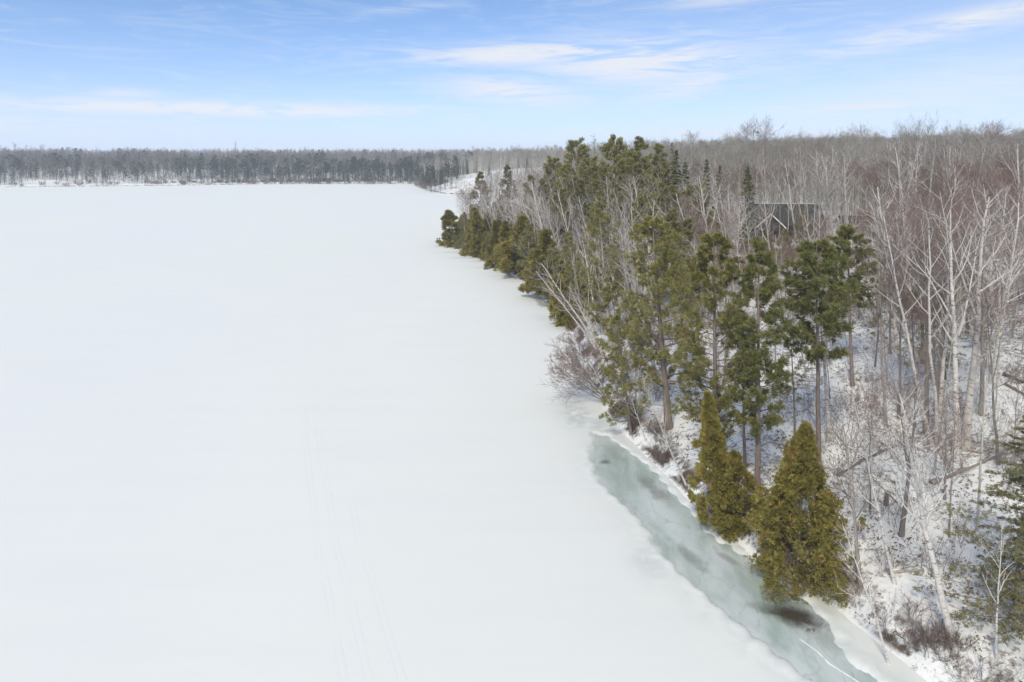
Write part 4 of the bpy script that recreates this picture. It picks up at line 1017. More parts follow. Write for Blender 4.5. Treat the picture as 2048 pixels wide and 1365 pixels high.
    ('aspen_tree', 5, 44.57, 120.94, 13.93, -3.3, 0.0, 'slender grey aspen before the left end of the cabin', None),
    ('aspen_tree', 6, 44.02, 116.65, 12.65, 0.4, 1.9, 'slender grey aspen before the cabin gable peak', None),
    ('aspen_tree', 7, 46.06, 117.46, 14.12, -2.6, 3.8, 'slender grey aspen just right of the cabin gable', None),
    ('aspen_tree', 1, 45.96, 113.76, 11.99, 2.0, 5.7, 'slender grey aspen before the middle of the cabin roof', None),
    ('aspen_tree', 5, 48.37, 116.38, 13.38, 0.2, 7.6, 'slender grey aspen left of the straight birch by the cabin', None),
    ('aspen_tree', 6, 48.49, 111.88, 12.54, 1.0, 9.5, 'slender grey aspen right of the straight birch by the cabin', None),
    ('aspen_tree', 7, 50.99, 113.8, 13.41, -2.0, 11.4, 'slender grey aspen before the right end of the cabin', None),
    ('aspen_tree', 1, 54.47, 108.51, 12.39, 1.1, 13.3, 'slender grey aspen left of the shed', None),
    ('aspen_tree', 5, 56.31, 108.52, 12.79, -2.3, 15.2, 'slender grey aspen before the shed door', None),
    ('aspen_tree', 6, 56.69, 106.52, 11.75, 0.7, 17.1, 'slender grey aspen before the right end of the shed', None),
    ('maple_tree', 8, 43.79, 113.34, 8.38, -2.3, 0.0, 'reddish bare tree low in front of the cabin gable', None),
    ('maple_tree', 8, 47.04, 110.76, 8.42, -0.2, 1.9, 'reddish bare tree low in front of the cabin wall', None),
    ('maple_tree', 8, 54.6, 106.41, 7.47, -0.3, 3.8, 'reddish bare tree low in front of the shed', None)]
TAKEN = []
for kind, var, x, y, h, lean, rot, label, group in HEROES:
    plant(kind, var, x, y, h, lean, rot, label, group)
    TAKEN.append((x, y, 1.6 if y < 90 else 2.0))

# ------------------------------------------------------------------ the woods, tree by tree
def in_view(x, y, margin=0.06):
    return (y > 16) & (np.abs(x) < y * (0.75 + margin) + 3)
rg = np.random.default_rng(21)
def jitter_grid(x0, x1, y0, y1, step):
    X, Y = np.meshgrid(np.arange(x0, x1, step), np.arange(y0, y1, step))
    X = X + rg.uniform(-.46, .46, X.shape) * step; Y = Y + rg.uniform(-.46, .46, Y.shape) * step
    return X.ravel(), Y.ravel()
CABIN = (53.0, 131.0); SHED = (68.5, 130.0)
def clear_of_yards(x, y):
    lawn = (x > 34) & (x < 64) & (y > 112) & (y < 150) & (y < 146 + (x - 56) * 0.1)
    bare = (((x + 2) / 24) ** 2 + ((y - 428) / 14) ** 2) < 1.0        # open snowy slope on the headland
    bare = bare & (rg.uniform(0, 1, np.shape(x)) < 0.72)
    return ~lawn & ~bare
def free(x, y, taken):
    ok = np.ones(len(x), bool)
    for a, b, r in taken: ok &= (x - a) ** 2 + (y - b) ** 2 > r * r
    return ok
spots = []
for (y0, y1, step, x1) in ((24, 62, 2.9, 60), (62, 110, 3.0, 100), (110, 150, 3.2, 130), (150, 205, 3.3, 175), (205, 262, 3.6, 215)):
    X, Y = jitter_grid(-30, x1, y0, y1, step)
    s = shore_dist(X, Y)
    k = in_view(X, Y) & (s > 2.0) & clear_of_yards(X, Y) & free(X, Y, TAKEN)
    spots.append(np.stack([X[k], Y[k], s[k]], 1))
spots = np.concatenate(spots)
zone = np.sin(spots[:, 0] / 17.0 + 1.3) + np.sin(spots[:, 1] / 23.0 + spots[:, 0] / 31.0) + rg.normal(0, .5, len(spots))
dist = np.hypot(spots[:, 0], spots[:, 1])
kinds = []
for (x, y, s), zn, d in zip(spots, zone, dist):
    u = rg.uniform()
    if y < 62:                                   # open slope in the foreground: thin it out
        k = None if (u < 0.30 or x < 0.41 * y + 2.5) else ('slender' if u < 0.72 else ('maple_tree' if u < 0.88 else ('birch_tree' if u < .94 else 'white_pine')))
        if y < 36 and x > 18: k = None
    elif y < 100:
        k = 'birch_tree' if (s < 9 and u < .55) or u < 0.16 else ('maple_tree' if u < 0.46 else (None if u < .54 else 'slender'))
        if x / y < 0.30 and rg.uniform() > 0.3: k = None
    elif s < 40 and y > 96:                      # birch wood behind the shore cedars
        k = 'birch_tree' if u < 0.46 else ('maple_tree' if u < 0.58 else ('spruce_tree' if u < .62 else ('cedar_tree' if u < 0.78 + 0.1 * (s < 16) else ('white_pine' if u < .90 else None))))
    elif y < 165:
        k = 'maple_tree' if zn > 0.0 and u < .85 else ('aspen_tree' if u < 0.75 else 'birch_tree')
    else:
        k = 'aspen_tree' if (zn < 0.6 and u < .8) or u < .35 else ('maple_tree' if u < 0.9 else 'birch_tree')
    if 84 < y < 132 and 0.30 < x / y < 0.56 and u > 0.86: k = None      # open view up to the cabin lawn
    if 46 < y <= 84 and 0.34 < x / y < 0.54 and rg.uniform() < .45: k = None
    kinds.append(k)
order = np.argsort(dist)
LIMIT = dict(birch_tree=235, maple_tree=270, aspen_tree=285, spruce_tree=60, cedar_tree=120, white_pine=80)
count = {k: 0 for k in LIMIT}
rest = []
BYLABEL = {}
VARS = dict(birch_tree=(1, 2, 3, 4, 6), maple_tree=(0, 2, 3, 8, 1, 4), aspen_tree=(0, 1, 2, 3, 4), slender=(5, 6, 7), spruce_tree=(0, 2), cedar_tree=(3, 4, 5), white_pine=(1, 2))
ADJ = dict(birch_tree='white-barked birch', maple_tree='bare reddish tree', aspen_tree='pale grey aspen', spruce_tree='small dark spruce', cedar_tree='olive-green cedar', white_pine='soft green pine')
def where(x, y, s):
    q = x / y
    if y < 62: return 'on the near slope right of the tall red pines'
    if y < 104:
        if q < 0.3: return 'in the narrow wood behind the shore pines'
        return 'in the open snowy wood ' + ('below the cabin lawn' if q < 0.52 else ('behind the forked birches' if q < 0.66 else 'at the right edge'))
    if s < 40: return 'in the mixed wood ' + ('behind the broad red pine' if y < 132 else ('behind the shore cedars' if y < 166 else 'near the tip of the point'))
    if y < 165: return 'in the thick wood ' + ('left of the cabin' if q < 0.36 else ('around the cabin and shed' if q < 0.56 else ('right of the shed' if y < 138 else 'behind and right of the shed')))
    return 'on the skyline ' + ('left of the cabin' if q < .34 else ('behind the cabin' if q < 0.56 else 'at upper right'))
for i in order:
    k = kinds[i]
    if k is None: continue
    x, y, s = spots[i]; slim = k == 'slender'
    if slim: k = 'aspen_tree'
    if count[k] >= LIMIT[k]: rest.append((x, y, k)); continue
    count[k] += 1
    vs_ = VARS['slender' if slim else k]; v = vs_[int(rg.integers(len(vs_)))]
    h = {'birch_tree': 14.5, 'maple_tree': 12.0, 'aspen_tree': 15.8, 'spruce_tree': 9.0, 'cedar_tree': 7.0, 'white_pine': 10.5}[k] * rg.uniform(0.74, 1.18)
    if k == 'white_pine' and y < 62: h *= 0.55
    if slim: h *= 0.72
    elif y < 62: h *= 0.8
    if 46 < y <= 112 and 0.33 < x / y < 0.55: h *= 0.7
    if s < 45 and y > 96 and k != 'cedar_tree': h *= np.interp(s, [0, 18, 45], [.66, .76, 1.0]) * (0.85 if k == 'maple_tree' else 1.0)
    lean = rg.normal(0, 3.0)
    if s < 34 and k == 'birch_tree': lean -= rg.uniform(4, 22) * math.exp(-s / 34)
    w = where(x, y, s)
    o = plant(k, v, float(x), float(y), float(h), float(lean), float(rg.uniform(0, 6.28)), f"{ADJ[k]} {w}", f"{ADJ[k].replace('birch', 'birche')}s {w}", float(rg.normal(0, 2.5)))
    BYLABEL.setdefault(o["label"], []).append(o)
def ordinal(n): return f"{n}{'th' if 10 <= n % 100 <= 20 else {1: 'st', 2: 'nd', 3: 'rd'}.get(n % 10, 'th')}"
for lab, os_ in BYLABEL.items():                  # where they can be told apart, say which one
    if len(os_) <= 70:
        os_.sort(key=lambda o: o.location.x / o.location.y)
        for n, o in enumerate(os_):
            if len(os_) > 1: o["label"] = f"{lab}, {ordinal(n + 1)} from left"

# ------------------------------------------------------------------ woods too deep or too far to count: instanced masses
LIB = bpy.data.collections.new("tree_library")
def whole(kind, i, name):
    p = PROTO[kind][i]
    b = Buf(); b.join(p['bufs'][0], 0); b.join(p['bufs'][1], 1)
    me = b.mesh(name, [p['trunk'].materials[0], p['crown'].materials[0], p['crown'].materials[1]], smooth_shade=False)
    o = bpy.data.objects.new(name, me); return o
def far_tree(tr, cr, name, mats):
    b = Buf(); b.join(tr, 0); b.join(cr, 1)
    return bpy.data.objects.new(name, b.mesh(name, [M[m] for m in mats], smooth_shade=False))
def mass(name, label, cat, protos, pts, parent=None):
    """protos: list of objects; pts: rows x, y, z, scale, index, leanx, leany, rot"""
    lib = bpy.data.collections.new(name + "_library")
    for k, o in enumerate(protos):
        o.name = f"{name}_{k:02d}"; lib.objects.link(o)
    me = bpy.data.meshes.new(name)
    n = len(pts)
    me.vertices.add(n); me.vertices.foreach_set("co", pts[:, :3].astype(np.float32).ravel())
    a = me.attributes.new("size", 'FLOAT', 'POINT'); a.data.foreach_set("value", pts[:, 3].astype(np.float32))
    a = me.attributes.new("pick", 'INT', 'POINT'); a.data.foreach_set("value", pts[:, 4].astype(np.int32))
    a = me.attributes.new("turn", 'FLOAT_VECTOR', 'POINT'); a.data.foreach_set("vector", pts[:, 5:8].astype(np.float32).ravel())
    o = obj(name, me, parent)
    ng = bpy.data.node_groups.new(name, 'GeometryNodeTree')
    ng.interface.new_socket("Geometry", in_out='INPUT', socket_type='NodeSocketGeometry')
    ng.interface.new_socket("Geometry", in_out='OUTPUT', socket_type='NodeSocketGeometry')
    nd = ng.nodes; gi = nd.new("NodeGroupInput"); go = nd.new("NodeGroupOutput")
    ci = nd.new("GeometryNodeCollectionInfo"); ci.inputs["Collection"].default_value = lib
    ci.inputs["Separate Children"].default_value = True; ci.inputs["Reset Children"].default_value = True
    ip = nd.new("GeometryNodeInstanceOnPoints"); ip.inputs["Pick Instance"].default_value = True
    def named(nm, ty):
        q = nd.new("GeometryNodeInputNamedAttribute"); q.data_type = ty; q.inputs["Name"].default_value = nm
        return [s_ for s_ in q.outputs if s_.enabled and s_.name == "Attribute"][0]
    e2r = nd.new("FunctionNodeEulerToRotation")
    L = ng.links.new
    L(gi.outputs[0], ip.inputs["Points"]); L(ci.outputs[0], ip.inputs["Instance"])
    L(named("pick", 'INT'), ip.inputs["Instance Index"]); L(named("size", 'FLOAT'), ip.inputs["Scale"])
    L(named("turn", 'FLOAT_VECTOR'), e2r.inputs[0]); L(e2r.outputs[0], ip.inputs["Rotation"])
    L(ip.outputs[0], go.inputs[0])
    md = o.modifiers.new("instances", 'NODES'); md.node_group = ng
    return tag(o, label, cat, kind='stuff')
def rows(X, Y, hs, idx, protoH, lean=0.05):
    n = len(X)
    return np.stack([X, Y, ground_z(X, Y), hs / np.array(protoH)[idx], idx, rg.normal(0, lean, n), rg.normal(0, lean, n), rg.uniform(0, 6.28, n)], 1)

# right-hand hillside, behind the counted trees
src = [('aspen_tree', 0), ('aspen_tree', 1), ('aspen_tree', 2), ('maple_tree', 0), ('maple_tree', 8), ('maple_tree', 3), ('birch_tree', 2), ('birch_tree', 6), ('spruce_tree', 2), ('cedar_tree', 4), ('white_pine', 2)]
Hs = [PROTO[k][i]['H'] for k, i in src]
R = np.array([(a, b) for a, b, k in rest]).reshape(-1, 2)
X, Y = jitter_grid(-20, 520, 258, 470, 4.6)
s = shore_dist(X, Y); k = in_view(X, Y, .03) & (s > 3) & clear_of_yards(X, Y)
X = np.concatenate([R[:, 0], X[k]]); Y = np.concatenate([R[:, 1], Y[k]])
X2, Y2 = jitter_grid(-90, 640, 470, 800, 7.0)
s = shore_dist(X2, Y2); k = in_view(X2, Y2, .02) & (s > 3) & clear_of_yards(X2, Y2) & ((X2 > -0.09 * Y2) | ((Y2 < 560) & (X2 > -0.15 * Y2)))
X = np.concatenate([X, X2[k]]); Y = np.concatenate([Y, Y2[k]])
zn = np.sin(X / 19 + 1.3) + np.sin(Y / 27 + X / 33) + rg.normal(0, .6, len(X)); u = rg.uniform(0, 1, len(X))
idx = np.where(zn > 0.9, rg.integers(3, 6, len(X)), rg.integers(0, 3, len(X)))
idx = np.where(u < 0.12, rg.integers(6, 8, len(X)), idx); idx = np.where(u > 0.975, 8, idx)
for q, (a_, b_, k_) in enumerate(rest): idx[q] = {'birch_tree': 6, 'maple_tree': 3 + q % 3, 'aspen_tree': q % 3, 'spruce_tree': 8, 'cedar_tree': 9, 'white_pine': 10}[k_]
hs = np.where(idx < 3, 15.8, np.where(idx < 6, 12.5, 14.2)) * rg.uniform(.72, 1.2, len(X))
mass('hillside_forest', 'dense grey and reddish leafless forest covering the hillside to the skyline', 'forest', [whole(k, i, 't') for k, i in src], rows(X, Y, hs, idx, Hs))

# across the lake: coarser trees, two tones of bare wood and dark conifers
FP = [far_tree(*bare_tree(200 + i, 17, 0.16, f0=.35, limbs=11, limb_len=.2, sub=5, twigs=4, fine=2, twig_r=.035), 't', m_) for i, m_ in
      enumerate([('maple_bark', 'dark_bark', 'far_twig'), ('dark_bark', 'maple_bark', 'maple_twig'), ('aspen_bark', 'maple_bark', 'far_twig'), ('birch_bark', 'birch_limb', 'birch_twig')])]
FP += [far_tree(*spruce(210 + i, 17, .2, base_w=.13, limbs=46, tufts=6, size=.9, kk=3), 't', ('dark_bark', 'dark_bark', 'shore_needles')) for i in range(2)]
FP += [far_tree(*pine(215, 19, .25, f0=.4, spread=.17, limbs=18, sub=5, tufts=2, tuft_len=.9, tuft_k=9, width=.12, dead=0), 't', ('pine_bark', 'pine_bark', 'shore_needles'))]
for i in range(2):
    o = bpy.data.objects.new('t', shrub(220 + i, 3.0, 16, .7, r=.05, sub=6, twigs=4).mesh('t', [M['maple_bark'], M['red_brush_twig' if i else 'brush_twig']], False)); FP.append(o)
FH = [17, 17, 17, 17, 17, 17, 19, 3, 3]
def far_band(x0, x1, y0, y1, step, smin, smax):
    X, Y = jitter_grid(x0, x1, y0, y1, step)
    s = shore_dist(X, Y); k = in_view(X, Y, .02) & (s > smin) & (s < smax)
    return X[k], Y[k], s[k]
A = [far_band(-640, -40, 480, 760, 5.2, 3, 130), far_band(-900, 40, 620, 1000, 8.0, 130, 420), far_band(-1250, 1100, 760, 1750, 15.0, 380, 3000)]
X = np.concatenate([a[0] for a in A]); Y = np.concatenate([a[1] for a in A]); s = np.concatenate([a[2] for a in A])
u = rg.uniform(0, 1, len(X)); zn = np.sin(X / 60 + 2) + np.sin(Y / 90 + X / 75)
idx = rg.integers(0, 3, len(X)); idx = np.where((s < 60) & (u < .22), 3, idx)
con = np.where(X > -290, 1.0, 0.5) * np.exp(-s / 60) + 0.10 + 0.10 * (zn > .8)
uc = rg.uniform(0, 1, len(X)); idx = np.where(uc < con, rg.integers(4, 7, len(X)), idx)
Xw, Yw, sw_ = far_band(-640, -40, 480, 640, 3.4, .5, 15)
kw = rg.uniform(0, 1, len(Xw)) < np.where(Xw > -270, .85, .25); Xw, Yw, sw_ = Xw[kw], Yw[kw], sw_[kw]
X = np.concatenate([X, Xw]); Y = np.concatenate([Y, Yw]); s = np.concatenate([s, sw_])
idx = np.concatenate([idx, np.where(rg.uniform(0, 1, len(Xw)) < .5, rg.integers(4, 6, len(Xw)), rg.integers(7, 9, len(Xw)))])
open_ = (X < -250) & (s < 34) & (rg.uniform(0, 1, len(X)) < .72)       # thin, snowy foreshore at far left
hs = 15.0 * rg.uniform(.72, 1.15, len(X)) * (1 + .15 * np.sin(X / 23 + 2 * np.sin(Y / 40)) + .09 * np.sin(X / 8.3)) * np.where(s < 20, .8, 1.0); hs = np.where((idx >= 4) & (idx < 7), hs * 1.04, hs)
hs = hs * np.where(rg.uniform(0, 1, len(X)) < .04, 1.28, 1.0)
low = np.arange(len(X)) >= len(X) - len(Xw)
hs = np.where(low, np.where(idx >= 7, rg.uniform(1.5, 4.5, len(X)), rg.uniform(4, 12, len(X))), hs)
open_ &= ~low
k = ~open_
mass('forest_across_lake', 'continuous grey-brown winter forest on the far shore and ridges beyond the lake', 'forest', FP, rows(X[k], Y[k], hs[k], idx[k], FH))
# conifers that stand out along the far shore, one by one
FARP = []
for i, (kind_, fn) in enumerate((('red_pine', lambda: pine(231, 21, .3, f0=.38, spread=.2, limbs=24, sub=5, tufts=3, tuft_len=.8, tuft_k=9, width=.1, dead=0)),
                                 ('spruce_tree', lambda: spruce(232, 18, .2, base_w=.15, limbs=60, tufts=7, size=.85, kk=3)))):
    tr_, cr_ = fn(); b = Buf(); b.join(tr_, 0); b.join(cr_, 1)
    FARP.append((kind_, b.mesh(kind_, [M['pine_bark'], M['pine_bark'], M['shore_needles']], smooth_shade=False), (21, 18)[i]))
for x, y, h, which, label in ((-131.2, 580.4, 23.8, 0, 'dark pine on the far shore, taller of the pair at the middle of the lake'),
    (-118.5, 580.4, 23.8, 1, 'dark pointed conifer on the far shore beside the tall pine'),
    (-111.3, 580.4, 20.4, 0, 'rounded dark pine on the far shore right of the pointed conifer'),
    (-92.6, 580.4, 20.8, 0, 'rounded dark pine on the far shore nearest the headland'),
    (-74.7, 580.4, 21.2, 1, 'thin dark spruce on the far shore behind the headland tip'),
    (-180.9, 580.4, 23.6, 0, 'dark pine crown standing above the far forest'),
    (-175.0, 580.4, 22.4, 0, 'smaller dark pine crown next to the one above the far forest'),
    (-365.2, 580.4, 3.8, 1, 'dark conifer along the far waterline, 3rd from the left'),
    (-412.0, 580.4, 1.9, 1, 'dark conifer along the far waterline, 1st from the left'),
    (-387.8, 580.4, 0.5, 1, 'dark conifer along the far waterline, 2nd from the left'),
    (-362.2, 580.4, 4.6, 1, 'dark conifer along the far waterline, 4th from the left'),
    (-314.2, 580.4, 3.3, 1, 'dark conifer along the far waterline, 6th from the left'),
    (-290.7, 580.4, 6.7, 1, 'dark conifer along the far waterline, 7th from the left'),
    (-264.4, 580.4, 9.1, 1, 'dark conifer along the far waterline, 8th from the left'),
    (-347.8, 580.4, 3.8, 1, 'dark conifer along the far waterline, 5th from the left'),
    (-252.4, 580.4, 11.0, 1, 'dark conifer along the far waterline, 9th from the left'),
    (-237.5, 580.4, 12.6, 1, 'dark conifer along the far waterline, 10th from the left'),
    (-222.7, 580.4, 11.6, 0, 'dark conifer along the far waterline, 11th from the left'),
    (-209.9, 580.4, 13.9, 1, 'dark conifer along the far waterline, 12th from the left'),
    (-197.2, 580.4, 13.7, 1, 'dark conifer along the far waterline, 13th from the left'),
    (-188.7, 580.4, 12.7, 1, 'dark conifer along the far waterline, 14th from the left'),
    (-163.1, 580.4, 17.8, 1, 'dark conifer along the far waterline, 15th from the left'),
    (-154.7, 580.4, 16.1, 1, 'dark conifer along the far waterline, 16th from the left'),
    (-141.9, 580.4, 17.0, 1, 'dark conifer along the far waterline, 17th from the left'),
    (-122.8, 580.4, 17.0, 1, 'dark conifer along the far waterline, 18th from the left'),
    (-103.7, 580.4, 18.7, 1, 'dark conifer along the far waterline, 19th from the left'),
    (-85.8, 580.4, 17.0, 1, 'dark conifer along the far waterline, 20th from the left'),
    (-53.0, 450.0, 19.3, 0, 'leftmost pine crown on the near headland'),
    (-43.2, 458.0, 15.7, 0, 'middle pine crown on the near headland'),
    (-40.6, 466.0, 11.7, 0, 'right-hand pine crown on the near headland'),
    (-59.2, 470.0, 8.9, 1, 'dark bushy conifer at the tip of the headland, 1st from the left'),
    (-55.5, 462.0, 11.9, 1, 'dark bushy conifer at the tip of the headland, 2nd from the left'),
    (-50.8, 450.0, 11.0, 1, 'dark bushy conifer at the tip of the headland, 3rd from the left'),
    (-47.0, 446.0, 11.6, 1, 'dark bushy conifer at the tip of the headland, 4th from the left'),
    (-43.2, 440.0, 9.3, 1, 'dark bushy conifer at the tip of the headland, 5th from the left'),
    (-39.0, 436.0, 9.2, 1, 'dark bushy conifer at the tip of the headland, 6th from the left'),
    (-35.6, 434.0, 5.0, 1, 'dark bushy conifer at the tip of the headland, 7th from the left')):
    kind_, me, ph = FARP[which]
    o = obj(kind_, me); o.location = (x, y, float(ground_z(x, y))); o.scale = (h / ph,) * 3; o.rotation_euler.z = x
    tag(o, label, TREE_CAT[kind_], 'conifers standing out along the far shore')

# ------------------------------------------------------------------ brush, litter, undergrowth
SHRUB_OF = {}
def bush(i, x, y, sc, label, group, z=None):
    me, h = SHRUBS[i]
    o = obj('shrub', me); o.location = (x, y, float(ground_z(x, y)) if z is None else z)
    o.scale = (sc, sc, sc * rg.uniform(.85, 1.15)); o.rotation_euler = (rg.normal(0, .12), rg.normal(0, .12), rg.uniform(0, 6.28))
    SHRUB_OF.setdefault(label, []).append(tag(o, label, 'shrub', group))
    return o
seg = SHORE[3:21]
for j in range(110):                              # red-brown brush on the bank
    f = rg.uniform(0, 1) ** 1.5 * (len(seg) - 1.01); a = int(f); w = f - a
    x = seg[a, 0] * (1 - w) + seg[a + 1, 0] * w + rg.uniform(.5, 1.9); y = seg[a, 1] * (1 - w) + seg[a + 1, 1] * w + rg.uniform(-.6, .8)
    if y > 120 or poly_sd(ICE, np.array([x]), np.array([y]))[0] < 0.5: continue
    bush(int(rg.choice([0, 2, 4, 0, 5])), x, y, rg.uniform(.55, .95), 'low red-brown brush lining the bank above the lake ice' if y < 70 else 'low brown brush at the foot of the wood along the lake edge',
         'brush on the bank')
X, Y = jitter_grid(8, 70, 24, 75, 2.6)
s = shore_dist(X, Y); k = in_view(X, Y) & (s > 2.5) & (rg.uniform(0, 1, len(X)) < np.where(Y < 34, .9, .5))
for x, y in list(zip(X[k], Y[k]))[:170]:
    bush(int(rg.choice([1, 3, 3, 5])), x, y, rg.uniform(.5, 1.1), 'thin leafless sapling clump on the near slope', 'leafless shrubs on the near slope')
for lab, os_ in SHRUB_OF.items():
    os_.sort(key=lambda o: o.location.y)
    for n, o in enumerate(os_): o["label"] = f"{lab}, {ordinal(n + 1)} nearest"
X, Y = jitter_grid(-20, 130, 75, 175, 2.7)
s = shore_dist(X, Y); k = in_view(X, Y) & (s > 1.5) & clear_of_yards(X, Y)
lib = [bpy.data.objects.new('t', me) for me, h in SHRUBS]
hs = rg.uniform(.8, 1.6, k.sum()); idx = rg.integers(0, 6, k.sum())
pts = rows(X[k], Y[k], hs, idx, [1.0] * 6)
pts = pts[~((pts[:, 1] > 84) & (pts[:, 0] / pts[:, 1] > .33) & (pts[:, 0] / pts[:, 1] < .53) & (rg.uniform(0, 1, len(pts)) < .75))]
mass('undergrowth', 'tangled brown undergrowth on the snowy floor of the wood', 'undergrowth', lib, pts)

m, nt, out = new_mat('dead_leaves'); N = NT(nt)
N.principled(N.mix(N.noise(N.world_pos(), 1.7, 3), (0.10, 0.065, 0.045), (0.30, 0.215, 0.155)), 0.85, out, None, 0.1)
n = 17000
X = rg.uniform(9, 64, n); Y = rg.uniform(24, 84, n)
s = shore_dist(X, Y); dens = np.sin(X * .9 + 1.3 * np.sin(Y * .5)) + np.sin(Y * 1.1 + X * .4) + rg.normal(0, .8, n)
k = (s > 0.6) & in_view(X, Y) & (dens > 0.0); X, Y = X[k], Y[k]
n = len(X); b = Buf()
for rep in range(4):
    cx = X + rg.normal(0, .13, n); cy = Y + rg.normal(0, .13, n); cz = ground_z(cx, cy) + .03
    r_ = rg.uniform(.03, .10, n); a0 = rg.uniform(0, 6.28, n)
    V = np.stack([np.stack([cx + r_ * np.cos(a0 + q) * e, cy + r_ * np.sin(a0 + q) * e, cz + rg.uniform(-.02, .07, n)], 1) for q, e in ((0, 1), (1.4, .6), (2.9, 1.1), (4.6, .6))], 1)
    b.add(V, quads=(np.arange(n) * 4)[:, None] + np.arange(4)[None])
tag(obj('leaf_litter', b.mesh('leaf_litter', [m], False)), 'brown dead leaves scattered over the snow of the near slope', 'leaf litter', kind='stuff')

# ------------------------------------------------------------------ fallen wood
def log(x0, y0, x1, y1, r, label, mat='dead_wood', lift=0.0, branches=3, name='fallen_log'):
    rg_ = np.random.default_rng(int(x0 * 31 + y0 * 7))
    t = np.linspace(0, 1, 11); x = x0 + (x1 - x0) * t + np.sin(t * 5) * .06; y = y0 + (y1 - y0) * t + np.sin(t * 4 + 1) * .06
    z = ground_z(x, y) + r * .55 + lift * np.sin(t * 3.1)
    z = np.interp(t, [0, .33, .66, 1], np.interp([0, .33, .66, 1], t, z))
    P = np.stack([x, y, z], 1); R = r * np.linspace(1.0, .5, 11) * (1 + rg_.normal(0, .05, 11))
    root = empty(name, tuple(P[0])); off = P[0]
    b = Buf(); b.tube((P - off)[None], R[None], 8)
    obj('trunk', b.mesh('trunk', [M[mat]]), root)
    c = Buf(); CP, CR, CL = grow(rg_, (P - off)[None], R[None], branches, .35, .95, (35, 70), .9, 4, .3, .1, .4, .4, .012); c.tube(CP, CR, 4)
    obj('branch_stubs', c.mesh('branch_stubs', [M[mat]]), root)
    s_ = Buf(); k = slice(1, 10)                 # snow lying along the top
    SPt = (P - off)[k] + np.array([0, 0, 1.0]) * (R[k] * .72)[:, None]
    s_.tube(SPt[None], (R[k] * .55 * np.clip(np.sin(np.arange(9) * 1.7) + 1.0, .12, 1))[None], 6)
    obj('snow_cap', s_.mesh('snow_cap', [M['lake_snow']]), root)
    return tag(root, label, 'log', 'fallen wood on the slope')
log(27.25, 43.33, 33.52, 45.69, 0.17, 'long snow-topped log lying up the right slope')
log(22.31, 45.71, 27.84, 48.27, 0.10, 'thin dark fallen branch behind the dense cedar', mat='maple_bark', lift=0.3, name='fallen_branch')
log(20.79, 36.63, 22.69, 36.45, 0.13, 'short mossy log left of the lone curving birch')
log(40.43, 55.23, 41.13, 53.32, 0.20, 'dark fallen trunk at the right edge above the slope', mat='dark_bark')
log(39.51, 53.71, 39.61, 51.29, 0.17, 'second fallen trunk just below the dark one at the right edge', mat='pine_bark')
log(24.34, 42.00, 24.34, 44.82, 0.06, 'bent fallen sapling on the slope right of the cedar', mat='maple_bark', name='fallen_branch')
def stump(x, y, h, r, label):
    root = empty('tree_stump', (x, y, float(ground_z(x, y))))
    rg_ = np.random.default_rng(5); b = Buf()
    a = np.arange(9) * 2 * math.pi / 9
    P = np.array([[0, 0, -.2], [0, 0, .05], [.02, 0, h * .5], [.04, .01, h]]); R = np.array([1.6, 1.15, .95, .8]) * r
    b.tube(P[None], R[None], 9)
    obj('trunk', b.mesh('trunk', [M['dark_bark']]), root)
    c = Buf(); top = np.stack([.04 + .8 * r * np.cos(a), .01 + .8 * r * np.sin(a), np.full(9, h)], 1)
    tips = top + np.stack([.02 * np.cos(a), .02 * np.sin(a), rg_.uniform(.05, .3, 9)], 1)
    c.spikes(top, tips, r * .3)
    obj('splinters', c.mesh('splinters', [M['maple_bark']]), root)
    return tag(root, label, 'stump')
stump(23.67, 42.10, .75, .14, 'broken dark stump with splintered top on the open slope')
# brown debris frozen on the ice
for x, y, a in ((15.59, 34.64, 0.3), (15.88, 34.64, 1.2)):
    b = Buf(); P = np.array([[-.14, 0, .0], [-.04, .02, .04], [.06, -.01, .05], [.15, .02, .01]]); b.tube(P[None], np.array([[.02, .05, .06, .02]]), 5)
    b.tube(np.array([[[0, 0, .04], [.03, .08, .08], [.02, .16, .07]]]), np.array([[.025, .018, .006]]), 4)
    o = obj('driftwood', b.mesh('driftwood', [M['dark_bark']])); o.location = (x, y, .0); o.rotation_euler.z = a
    tag(o, 'small dark driftwood piece frozen on the ice below the brown clear patch', 'driftwood', 'driftwood bits on the ice')

# ------------------------------------------------------------------ cabin and shed in the trees
def simple(name, c1, c2, scale, rough=0.8, stretch=(1, 1, 1)):
    m, nt, out = new_mat(name); N = NT(nt)
    n_ = N.noise(N.mapping(N.coord(), scale=stretch), scale, 4, .6)
    N.principled(N.mix(n_, c1, c2), rough, out, N.bump(n_, .3, .02), .2); M[name] = m
simple('siding', (0.045, 0.040, 0.038), (0.085, 0.072, 0.065), 3, .85, (.3, .3, 6))
simple('shingles', (0.035, 0.038, 0.038), (0.06, 0.063, 0.062), 4, .9, (1, 1, 3))
simple('white_trim', (0.78, 0.78, 0.77), (0.84, 0.84, 0.83), 2, .6)
simple('window_glass', (0.02, 0.025, 0.03), (0.035, 0.04, 0.045), 1, .08)
simple('chimney_brick', (0.16, 0.10, 0.085), (0.24, 0.17, 0.14), 5, .9)
simple('deck_wood', (0.20, 0.135, 0.10), (0.30, 0.22, 0.17), 4, .85, (1, 1, 4))
def bxmesh(name, parent, lo, hi, mat):
    b = Buf(); b.box(lo, hi); return obj(name, b.mesh(name, [M[mat]], False), parent)
